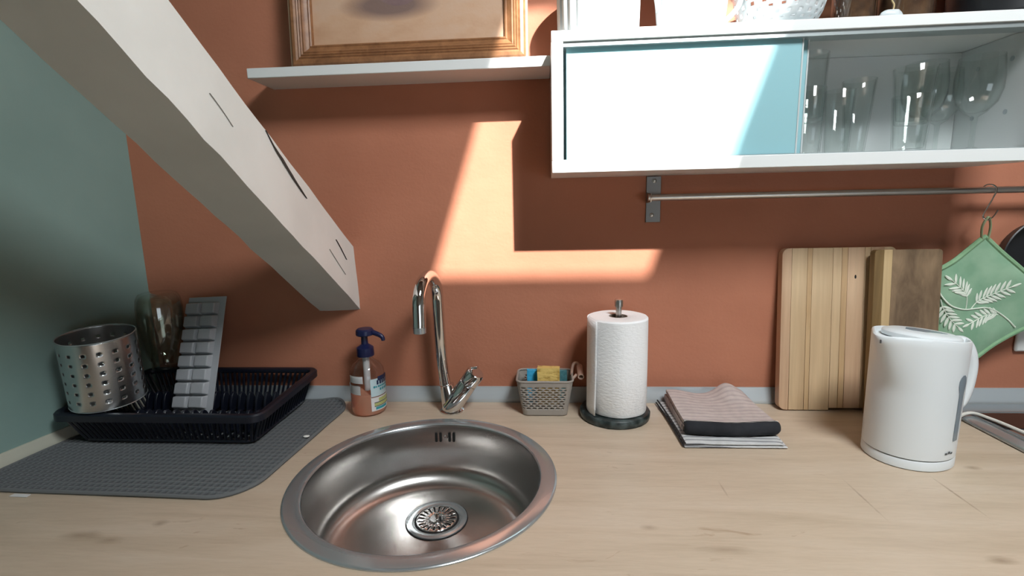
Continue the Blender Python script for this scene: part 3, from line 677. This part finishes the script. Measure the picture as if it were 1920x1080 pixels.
obj('rim', tube(B(), [(*ringpt(k/80, 1.0), hb+.001) for k in range(80)], .0024, 8, closed=True), m_greyplastic, bk)
obj('hook_handle', tube(B(), smooth_path([(.060, .010, .077), (.062, .022, .088), (.066, .030, .097), (.073, .030, .099), (.078, .022, .096)], 6), .0034, 10), m_handlebeige, bk)
obj('handle_tube', lathe(B(), [(.0066, -.024), (.0066, .024), (.0046, .024), (.0046, -.024)], 20, close=True), m_handlebeige, bk, loc=(.0785, .002, .0885), rot=(PI/2+.18, 0, 0))
obj('handle_clip', tube(B(), smooth_path([(.0605, -.012, .076), (.064, -.012, .080), (.070, -.010, .086)], 5), .003, 8), m_handlebeige, bk)
def sponge(label, a, b, m, bv=.0025, loc=(0, 0, 0), rot=(0, 0, 0)):
    bm = box(B(), a, b); bmesh.ops.subdivide_edges(bm, edges=bm.edges[:], cuts=6, use_grid_fill=True)
    for v in bm.verts: v.co += mnoise.noise_vector(v.co*130)*.0009
    return tag(obj('sponge', bm, m, bevel=0, loc=loc, rot=rot), label, 'sponge')
sponge('yellow pitted sponge upright at the front of the grey basket', (-.023, -.012, -.040), (.025, .011, .040), m_yellow, loc=(.2125, -.066, .0630), rot=(-.10, 0, -.04))
sponge('bright blue sponge at the left in the grey basket', (-.021, -.008, -.038), (.021, .008, .038), m_blue, loc=(.187, -.046, .0520), rot=(-.05, 0, .05))
sponge('dark teal scourer pad behind the yellow sponge in the basket', (-.026, -.0045, -.036), (.026, .0045, .036), m_teal, loc=(.229, -.030, .0480), rot=(.02, 0, .03))

# ------------------------------------------------------------------ kitchen roll
krs = thing('roll_holder', 'dark green marble kitchen roll stand with a steel rod', 'roll holder', (.3555, -.079, 0))
obj('base', lathe(B(), [(0, 0), (.069, 0), (.0735, .002), (.0745, .006), (.0745, .013), (.072, .0165), (.068, .0175), (0, .0175)], 64), m_marble, krs)
obj('rod', tube(B(), [(.006, 0, .017), (.006, 0, .240)], .0062, 16), m_rail, krs)
obj('rod_tip', lathe(B(), [(.006, .240), (.0085, .2405), (.0088, .252), (.0075, .2555), (0, .256)], 24, c=(.006, 0)), m_rail, krs)
roll = thing('kitchen_roll', 'white kitchen paper roll on the marble stand', 'paper roll', (.3605, -.079, .0185))
RR = .0618
obj('paper', lathe(B(), [(.0195, .001), (RR-.001, .001), (RR, .003), (RR+.0005, .10), (RR, .199), (RR-.003, .202), (.0215, .2025), (.0195, .2015)], 72, close=True, rf=lambda a, z: .0006*math.sin(7*a)*(1 if z > .0 else 0)), m_paper, roll)
obj('core', lathe(B(), [(.0195, .001), (.0193, .202), (.0180, .202), (.0180, .001)], 32, close=True), mat('brown_card', (.30, .25, .21, 1), .9), roll)
def flap(u, v):
    a = rad(112)+rad(112)*u; lift = .0004+.0060*max(0, (u-.2)/.8)**2*(1.25-.5*v)+.010*max(0, (u-.55))*max(0, .3-v); r = RR+.0010+lift
    return (r*math.cos(a), r*math.sin(a), .0010+.1995*v)
obj('loose_sheet', grid(B(), 26, 12, flap), m_paper, roll, solid=.0006)

# ------------------------------------------------------------------ folded towels
tw = thing('striped_tea_towel', 'pale grey striped tea towel folded flat beneath the mauve one', 'towel', (.560, -.135, 0), (0, 0, rad(-2)))
def slab(cor, z, th, seed, rnd=.004, nu=28, nv=24, amp=.0012):
    """a folded layer: bilinear between its four corners (front-left, front-right, back-right, back-left)"""
    c = [Vector((*p, 0)) for p in cor]; bm = B(); V = {}
    def P(u, v, top):
        p = (c[0].lerp(c[1], u)).lerp(c[3].lerp(c[2], u), v)
        e = min(u, 1-u, v, 1-v); k = min(1, e/.05); h = math.sqrt(max(0, 1-(1-k)**2))
        n = amp*mnoise.noise(Vector((p.x*24+seed, p.y*24, seed)))
        return (p.x, p.y, z+th/2+(th/2*(.25+.75*h) if top else -th/2*(.25+.75*h))+n*(1 if z > .003 or top else 0))
    for t in (1, 0):
        for i in range(nu+1):
            for j in range(nv+1): V[i, j, t] = bm.verts.new(P(i/nu, j/nv, t))
    for i in range(nu):
        for j in range(nv):
            bm.faces.new((V[i, j, 1], V[i+1, j, 1], V[i+1, j+1, 1], V[i, j+1, 1])); bm.faces.new((V[i, j, 0], V[i, j+1, 0], V[i+1, j+1, 0], V[i+1, j, 0]))
    for i in range(nu):
        bm.faces.new((V[i, 0, 0], V[i+1, 0, 0], V[i+1, 0, 1], V[i, 0, 1])); bm.faces.new((V[i, nv, 1], V[i+1, nv, 1], V[i+1, nv, 0], V[i, nv, 0]))
    for j in range(nv):
        bm.faces.new((V[0, j, 1], V[0, j+1, 1], V[0, j+1, 0], V[0, j, 0])); bm.faces.new((V[nu, j, 0], V[nu, j+1, 0], V[nu, j+1, 1], V[nu, j, 1]))
    return bm
obj('folded_layer', slab([(-.092, -.094), (.094, -.086), (.098, .088), (-.104, .105)], .0006, .0045, 1), m_stripe, tw, ang=70)
obj('folded_layer', slab([(-.090, -.092), (.088, -.085), (.094, .086), (-.100, .108)], .0056, .0045, 5), m_stripe, tw, ang=70)
for z, dx in ((.0052, -.0015), (.0105, .001)):
    obj('hem_edge', tube(B(), smooth_path([(-.092+dx, -.092, z-.001), (-.095+dx, -.03, z), (-.099+dx, .04, z), (-.106+dx, .108, z+.001)], 8), .0016, 6), m_hemdark, tw)
tm = thing('mauve_hand_towel', 'mauve ribbed hand towel with a black rolled border lying on top', 'towel', (.562, -.115, .0115))
def tz(u, v):  # height of the upper sheet: a hump at the back right, a dip in the middle
    return .0225+.022*math.exp(-((u-.80)/.17)**2-((v-1.0)/.33)**2)+.006*math.exp(-((u-.08)/.2)**2-((v-.95)/.4)**2)-.004*math.exp(-((u-.5)/.25)**2)*(.4+.6*v)+.001*mnoise.noise(Vector((u*9, v*9, 3)))
def txy(u, v):
    x = -.082+.162*u+(.010*(u-.5)*(1-v)) + (-.004*v); y = -.071+.158*v-.006*math.sin(PI*u)*(1-v); return x, y
def sheet(off):
    def f(u, v):
        x, y = txy(u, v); return (x, y, tz(u, v)+off)
    return f
def shell(nu, nv, ft, fb):
    bm = B(); V = {}
    for t, f in ((1, ft), (0, fb)):
        for i in range(nu+1):
            for j in range(nv+1): V[i, j, t] = bm.verts.new(f(i/nu, j/nv))
    for i in range(nu):
        for j in range(nv):
            bm.faces.new((V[i, j, 1], V[i+1, j, 1], V[i+1, j+1, 1], V[i, j+1, 1])); bm.faces.new((V[i, j, 0], V[i, j+1, 0], V[i+1, j+1, 0], V[i+1, j, 0]))
    for i in range(nu):
        for j in (0, nv): bm.faces.new((V[i, j, 0], V[i+1, j, 0], V[i+1, j, 1], V[i, j, 1]))
    for j in range(nv):
        for i in (0, nu): bm.faces.new((V[i, j, 1], V[i, j+1, 1], V[i, j+1, 0], V[i, j, 0]))
    return bm
obj('upper_fold', shell(32, 26, sheet(0), lambda u, v: (txy(u, v)[0], txy(u, v)[1], tz(u, v)-.0065)), m_mauve, tm, ang=70)
def lowf(z):
    def f(u, v): x, y = txy(u, v); return (x-.002, y+.003, z+(tz(u, v)-.0195)*.55)
    return f
obj('lower_fold', shell(24, 18, lowf(.0115), lambda u, v: (txy(u, v)[0]-.003, txy(u, v)[1]+.004, .001+.0+(max(0, (tz(u, v)-.0195))*.3))), m_mauve, tm, ang=70)
def band(u, v):
    a = rad(100)+rad(255)*v; x, y = txy(u, 0)
    r = .0128+.0008*mnoise.noise(Vector((u*8, v*3, 7))); e = min(1, min(u, 1-u)/.05); r *= .72+.28*math.sqrt(e*(2-e))
    return (x*1.03, y+.001+r*1.05*math.cos(a), .0134+r*math.sin(a)+(tz(u, 0)-.0195)*.9-.0025)
bb = grid(B(), 40, 18, band); 
obj('black_border', bb, m_band, tm, solid=.002)
obj('white_stripe', tube(B(), smooth_path([(txy(k/12, 0)[0]*1.02, txy(k/12, 0)[1]+.001, tz(k/12, 0)+.0026) for k in range(13)], 3), .0012, 6), mat('pale_woven_stripe', (.6, .57, .54, 1), .9), tm)
obj('hem_edge', tube(B(), smooth_path([(txy(k/12, .05)[0]*1.01, txy(k/12, .05)[1], tz(k/12, .05)+.0004) for k in range(13)], 3), .0008, 6), m_hemdark, tm)

# ------------------------------------------------------------------ chopping boards
def stave(bm, poly, th): return prism(bm, poly, 1, -th, 0)
H, Wb, TH = .350, .232, .019
big = thing('chopping_board', 'large pale striped wooden chopping board leaning on the terracotta wall', 'chopping board', (.712, -.032, .0008), (rad(-5.2), 0, 0))
cuts = [0, .020, .052, .062, .104, .122, .134, .168, .180, .206, Wb]; ms = [m_boardB, m_boardA, m_boardC, m_boardA, m_boardA, m_boardC, m_boardB, m_boardA, m_boardB, m_boardA]
for i, (a, b) in enumerate(zip(cuts, cuts[1:])):
    g = .00025; a2, b2 = a+g, b-g; zb = .0045 if a >= .095 else 0; R_ = .014
    if i == 0: poly = [(a2, R_)]+[(a2+R_-R_*math.cos(PI/2*k/6), R_-R_*math.sin(PI/2*k/6)) for k in range(1, 7)]+[(b2, 0), (b2, H)]+[(a2+R_-R_*math.sin(PI/2*k/6), H-R_+R_*math.cos(PI/2*k/6)) for k in range(0, 7)]
    elif i == len(ms)-1: poly = [(a2, zb), (b2-R_, zb)]+[(b2-R_+R_*math.sin(PI/2*k/6), zb+R_-R_*math.cos(PI/2*k/6)) for k in range(1, 7)]+[(b2-R_+R_*math.cos(PI/2*k/6), H-R_+R_*math.sin(PI/2*k/6)) for k in range(0, 7)]+[(a2, H)]
    else: poly = [(a2, zb), (b2, zb), (b2, H), (a2, H)]
    obj('plank', stave(B(), poly, TH), ms[i], big, bevel=.0004, segs=1)
bm = lathe(B(), [(0, .0003), (.0028, .0003), (.0028, 0)], 9, sx=.7, sy=1.5); obj('knot', bm, m_dark, big, loc=(.150, -TH-.0001, .288), rot=(PI/2, 0, 0))
sm = thing('small_chopping_board', 'small dark walnut chopping board leaning in front of the pale one', 'chopping board', (.880, -.062, .0008), (rad(-4.4), 0, 0))
H2, W2, T2 = .347, .131, .016
for a, b, m in ((0, .018, m_heart), (.018, .0345, m_sap), (.0345, W2, m_oakdark)):
    R_ = .006
    if a == 0: poly = [(a, 0), (b-.0002, 0), (b-.0002+.004, H2*.5) if False else (b-.0002, H2), (a+R_, H2), (a+.002, H2-.002), (a, H2-R_)]
    elif b == W2: poly = [(a, 0), (b, 0), (b, H2-R_), (b-.002, H2-.002), (b-R_, H2), (a, H2)]
    else: poly = [(a, 0), (b-.0002, 0), (b-.0002, H2), (a, H2)]
    obj('plank', stave(B(), poly, T2), m, sm, bevel=.0006, segs=1)

# ------------------------------------------------------------------ kettle
KROT = 25
ke = thing('electric_kettle', 'white plastic electric kettle with a grey water gauge', 'kettle', (.850, -.234, 0), (0, 0, rad(KROT)))
HB = .197
def kr(t, z, off=0):          # outline of the kettle: an oval that grows a pouring lip at the spout side (t = pi)
    k = min(1, max(0, (z-.0199)/HB)); a = .0715+.0035*k+off; b = .0640+.0010*k+off
    d = (t-PI+PI) % (2*PI)-PI; d = abs(abs(t % (2*PI))-PI)
    lip = .034*max(0, (k-.55)/.45)**1.3*math.exp(-(d/.50)**2)
    r = 1.0; return ((a+lip)*math.cos(t)+.002*k, b*math.sin(t))
def tilt(t, k): return -.009*k*math.cos(t)
def oval(bm, rows, seg=72, cap=True):   # rows: function t -> point
    rings = [[bm.verts.new(f(2*PI*k/seg)) for k in range(seg)] for f in rows]
    for r1, r2 in zip(rings, rings[1:]):
        for k in range(seg): bm.faces.new((r1[k], r1[(k+1) % seg], r2[(k+1) % seg], r2[k]))
    if cap: bm.faces.new(rings[0][::-1]); bm.faces.new(rings[-1])
    return bm
def row(s_, z, k=0, lipz=0): return lambda t: (kr(t, lipz or z)[0]*s_, kr(t, lipz or z)[1]*s_, z+tilt(t, k))
obj('power_base', oval(B(), [row(.97, .0004), row(1.0, .002), row(1.0, .015), row(.98, .0175)]), m_whiteplastic, ke)
obj('shadow_gap', oval(B(), [row(.95, .0177), row(.95, .0197)]), m_logo, ke)
rows = [row(1-.0*i, .0199+HB*i/20, i/20) for i in range(21)]
rows += [row(.985, .0199+HB+.0035, 1, .0199+HB), row(.95, .0199+HB+.0045, 1, .0199+HB), row(.925, .0199+HB+.002, 1, .0199+HB), row(.90, .0199+HB-.004, 1, .0199+HB)]
kb = obj('body', oval(B(), rows), m_whiteplastic, ke, ang=50)
def lrow(a, b, dz, sh): return lambda t: (sh+a*math.cos(t), b*math.sin(t), .0199+HB+dz-.009*(a/.075)*math.cos(t))
ld = obj('lid', oval(B(), [lrow(.0600, .0535, -.0035, .004), lrow(.0600, .0535, .0035, .004), lrow(.0580, .0515, .0060, .004), lrow(.050, .044, .0085, .004), lrow(.030, .026, .0100, .004), lrow(.006, .005, .0105, .004)]), m_whiteplastic, ke, ang=40)
bm = B(); poly = [(-.030, -.006), (-.024, -.016), (-.008, -.022), (.012, -.018), (.030, -.008), (.024, -.002), (.008, .004), (-.012, .006), (-.026, .002)]
prism(bm, poly, 2, 0, .0014); o = obj('lid_recess', bm, m_gauge, ld, loc=(.004, -.004, .0199+HB+.0101), rot=(0, rad(6.8), rad(-38))); o['label'] = 'grey finger recess in the lid'
obj('spout_slot', box(B(), (-.0008, -.001, 0), (.0008, .001, .006)), m_logo, kb, loc=(-.1050, -.003, .0199+HB+.001))
obj('handle', tube(B(), smooth_path([(.056, 0, .0199+HB-.012), (.072, 0, .0199+HB-.012), (.082, 0, .190), (.0875, 0, .168), (.0870, 0, .140), (.083, 0, .115), (.076, 0, .098), (.066, 0, .092)], 6), .0110, 16, sq=1.25, up=(0, 1, 0)), m_whiteplastic, ke, rot=(0, 0, rad(-24)))
def kpatch(t0, t1, z0, z1, off=.0005, n=8, nz=6, shape=None):
    def f(u, v):
        z = z0+(z1-z0)*v; w = shape(v) if shape else 1; t = (t0+t1)/2+(t1-t0)*(u-.5)*w; p = kr(t, z, off)
        return (p[0], p[1], z+tilt(t, (z-.0199)/HB))
    return grid(B(), n, nz, f)
shp = lambda v: (.62 if v < .72 else .62+.38*math.sin(min(1, (v-.72)/.14)*PI/2)) if v < .9 else math.sqrt(max(.02, 1-((v-.88)/.125)**2))
KG = -58-KROT
g = obj('water_gauge', kpatch(rad(KG-9), rad(KG+9), .052, .166, .0006, 8, 30, shp), m_gauge, ke); g['label'] = 'grey water level window'
for k in range(3): obj('logo_print', kpatch(rad(KG-17+5*k), rad(KG-13+5*k), .0302+(.001 if k == 1 else 0), .0335 if k != 1 else .0355, .0007, 3, 1), m_logo, ke)
cord = tube(B(), smooth_path([(.932, -.200, .005), (.968, -.16, .006), (1.03, -.110, .0118), (1.078, -.085, .0128), (1.092, -.115, .0132), (1.099, -.16, .0132), (1.105, -.24, .0132), (1.12, -.40, .0132)], 8), .0034, 8)
tag(obj('power_cord', cord, m_cable), 'white power cord lying along the edge of the hob', 'cord')

# ------------------------------------------------------------------ hob
hob = thing('hob', 'black glass hob in a steel tray at the right end of the worktop', 'hob', (0, 0, 0))
obj('tray', box(B(), (1.052, -.56, .0002), (1.64, -.022, .0075)), m_steelrim, hob, bevel=.003)
obj('rolled_edge', tube(B(), [(1.083, -.52, .0078), (1.083, -.068, .0078), (1.61, -.068, .0078)], .0018, 8), m_steelrim, hob)
obj('glass_top', box(B(), (1.092, -.148, .0076), (1.60, -.076, .0092)), m_hobglass, hob, bevel=.0005)

# ------------------------------------------------------------------ drying mat
mat_o = thing('drying_mat', 'charcoal waffle drying mat with rounded corners under the dish rack', 'mat', (0, 0, 0))
ML, MR, MF, MB = -.772, -.248, -.415, -.016
mo = rrect(ML, MF, MR, MB, .065, 10)
def skew(x, y):
    k = (x-ML)/(MR-ML); q = (MB-y)/(MB-MF); xl = LW(y)+.0135; xr = -.249-.028*q
    return (xl+(xr-xl)*k, y+.014*(1-k)*q)
def inside(x, y):
    r = .065; cx = min(max(x, ML+r), MR-r); cy = min(max(y, MF+r), MB-r); return (x-cx)**2+(y-cy)**2 <= r*r*1.0
def mz(x, y): return .0034+.012*max(0, (x-(-.34))/.09)*max(0, (y+.06)/.045)*(1 if x > -.34 and y > -.06 else 0)+.0012*mnoise.noise(Vector((x*9, y*9, 1)))
cell = .0125; sub = 5; NXm = int((MR-ML)/cell*sub); NYm = int((MB-MF)/cell*sub)
def wf(u, v):
    x = ML+(MR-ML)*u; y = MF+(MB-MF)*v; gx = abs(((x-ML)/cell) % 1-.5)*2; gy = abs(((y-MF)/cell) % 1-.5)*2
    h = max(0, (max(gx, gy)-.45)/.55)**1.3*.0036; X, Y_ = skew(x, y); return (X, Y_, mz(x, y)+h)
bm = grid(B(), NXm, NYm, wf, lambda i, j: not inside(ML+(MR-ML)*(i+.5)/NXm, MF+(MB-MF)*(j+.5)/NYm))
obj('waffle_cloth', bm, m_matgrey, mat_o, kind='stuff', ang=80)
obj('underside', prism(B(), [skew(*p) for p in mo], 2, .0004, .003), m_mathem, mat_o)
hm = []
for i in range(len(mo)):
    a, b = mo[i], mo[(i+1) % len(mo)]; n = max(1, int(math.dist(a, b)/.02))
    for k in range(n): x, y = a[0]+(b[0]-a[0])*k/n, a[1]+(b[1]-a[1])*k/n; hm.append((*skew(x, y), mz(x, y)+.0004))
obj('hem', tube(B(), hm, .0036, 8, closed=True), m_mathem, mat_o)

# ------------------------------------------------------------------ dish rack
RX0, RX1, RY0, RY1, RZ0, RZF, RZB = -.742, -.330, -.266, -.022, .0078, .0765, .0850
rk = thing('dish_rack', 'dark navy plastic dish rack standing on the charcoal mat', 'dish rack', (0, 0, 0))
def rz(y): return RZF+(RZB-RZF)*(y-RY0)/(RY1-RY0)
rim = rrect(RX0, RY0, RX1, RY1, .020, 6)
rimp = []
for i in range(len(rim)):
    a, b = rim[i], rim[(i+1) % len(rim)]; n = max(1, int(math.dist(a, b)/.04))
    for k in range(n): x, y = a[0]+(b[0]-a[0])*k/n, a[1]+(b[1]-a[1])*k/n; rimp.append((x, y))
bm = B(); sec = [(.007, -.013), (.007, -.001), (.004, .002), (-.004, .002), (-.008, .0), (-.0085, -.006), (-.006, -.006), (-.005, -.001), (.004, -.001), (.005, -.013)]
RG = []; n = len(rimp)
for i in range(n):
    p = Vector(rimp[i]); t = (Vector(rimp[(i+1) % n])-Vector(rimp[i-1])).normalized(); o_ = Vector((t.y, -t.x))
    RG.append([bm.verts.new((p.x+o_.x*s, p.y+o_.y*s, rz(p.y)+h)) for s, h in sec])
for i in range(n):
    a, b = RG[i], RG[(i+1) % n]
    for k in range(len(sec)): bm.faces.new((a[k], b[k], b[(k+1) % len(sec)], a[(k+1) % len(sec)]))
obj('rim', bm, m_navy, rk, ang=30)
IN = .032; bx0, bx1, by0, by1 = RX0+IN, RX1-IN, RY0+IN*.85, RY1-.012
obj('base_frame', tube(B(), [(*p, RZ0+.004) for p in rrect(bx0, by0, bx1, by1, .015, 5)], .004, 8, closed=True, sq=1), m_navy, rk)
box_floor = B()
for k in range(17):
    x = bx0+.012+(bx1-bx0-.024)*k/16; obj('floor_slat', box(B(), (x-.0028, by0, RZ0+.004), (x+.0028, by1, RZ0+.008)), m_navy, rk)
def bar(p, q, r=.0030):
    obj('side_bar', tube(B(), [p, ((p[0]+q[0])/2, (p[1]+q[1])/2, (p[2]+q[2])/2), q], r, 6), m_navy, rk)
NB = 34
for k in range(NB):
    f = k/(NB-1); xb = bx0+.004+(bx1-bx0-.008)*f; xt = RX0+.014+(RX1-RX0-.028)*f
    bar((xb, by0, RZ0+.004), (xt, RY0+.004, rz(RY0)-.002)); bar((xb, by1, RZ0+.004), (xt, RY1-.003, rz(RY1)-.002))
for k in range(18):
    f = k/17; yb = by0+.004+(by1-by0-.008)*f; yt = RY0+.014+(RY1-RY0-.028)*f
    bar((bx0, yb, RZ0+.004), (RX0+.004, yt, rz(yt)-.002)); bar((bx1, yb, RZ0+.004), (RX1-.004, yt, rz(yt)-.002))
for row, (yy, hh, dep) in enumerate(((-.185, .040, .045), (-.085, .040, .042))):
    for k in range(17):
        x = bx0+.016+(bx1-bx0-.032)*k/16
        pts = [(yy-dep/2+dep*j/8, RZ0+.006+hh*math.sin(PI*(j/8)**.8)) for j in range(9)]
        bm = B(); prism(bm, [(yy-dep/2, RZ0+.004)]+pts[1:-1]+[(yy+dep/2, RZ0+.004)], 0, x-.0028, x+.0028)
        obj('plate_fin', bm, m_navy, rk, bevel=.0008, segs=1)

# ------------------------------------------------------------------ things in the rack
ch = thing('cutlery_holder', 'perforated stainless steel cutlery cup tilted on the dish rack corner', 'cutlery holder', (-.672, -.212, .087), (rad(5), rad(3), rad(-4)))
RH, HH = .062, .137; NA_, NZ_ = 128, 50
def hf(u, v): a = 2*PI*u; return (RH*math.cos(a), RH*math.sin(a), HH*v)
def hs(i, j): return 6 <= j <= 42 and (j-6) % 7 in (0, 1) and i % 8 in (0, 1)
obj('cup', grid(B(), NA_, NZ_, hf, hs, wrapu=True), m_steel, ch, solid=.0009)
obj('base', lathe(B(), [(0, .001), (RH-.002, .001), (RH, .003), (RH, .0045), (0, .0045)], 48), m_steel, ch)
obj('rim', tube(B(), [(RH*math.cos(2*PI*k/64), RH*math.sin(2*PI*k/64), HH) for k in range(64)], .0012, 8, closed=True), m_steelrim, ch)
obj('base_ring', tube(B(), [(RH*math.cos(2*PI*k/64), RH*math.sin(2*PI*k/64), .001) for k in range(64)], .0012, 8, closed=True), m_steelrim, ch)
jr = lathe(B(), [(.026, 0), (.0290, .001), (.0290, .018), (.032, .022), (.0395, .052), (.0435, .095), (.0445, .140), (.0415, .160), (.036, .170), (.026, .1735), (0, .172), (0, .166), (.026, .168), (.034, .164), (.0385, .155), (.0418, .140), (.0408, .095), (.0368, .052), (.0295, .023), (.0262, .018), (.0262, 0)], 48)
tag(obj('glass_jar', jr, m_glassjar, loc=(-.653, -.077, .108), ang=50), 'clear glass jar turned upside down in the dish rack corner', 'jar')
tr = thing('ice_cube_tray', 'cloudy white ice cube tray standing upright in the dish rack', 'ice tray', (-.558, -.142, .022), (rad(-22), rad(-3), rad(-6)))
TW, THh = .098, .260
obj('flange', box(B(), (-TW/2, 0, 0), (TW/2, .0015, THh)), m_tray, tr, bevel=.0004, segs=1)
for r_ in range(8):
    for c_ in range(2):
        cx = -.022+.041*c_-.005; cz = .026+.0295*r_; bm = B(); a = [bm.verts.new((cx+sx*.0195, -.0002, cz+sz*.0138)) for sx, sz in ((-1, -1), (1, -1), (1, 1), (-1, 1))]
        b = [bm.verts.new((cx+sx*.0162, -.0125, cz+sz*.0114)) for sx, sz in ((-1, -1), (1, -1), (1, 1), (-1, 1))]
        bm.faces.new(b)
        for k in range(4): bm.faces.new((a[k], a[(k+1) % 4], b[(k+1) % 4], b[k]))
        obj('ice_cup', bm, m_tray, tr, bevel=.002)
obj('care_label', prism(B(), [(-.672, -.4175), (-.640, -.4185), (-.641, -.4105), (-.671, -.4095)], 2, .0006, .0014), m_labelwhite, mat_o)
# crumb on the mat
bm = B(); bmesh.ops.create_icosphere(bm, subdivisions=2, radius=1)
for v in bm.verts: v.co = Vector((v.co.x*.0065, v.co.y*.0045, v.co.z*.002))*(1+.15*mnoise.noise(v.co*2))
tag(obj('crumb', bm, m_crumb, loc=(-.270, -.210, .0085)), 'white oval crumb on the right edge of the drying mat', 'crumb')
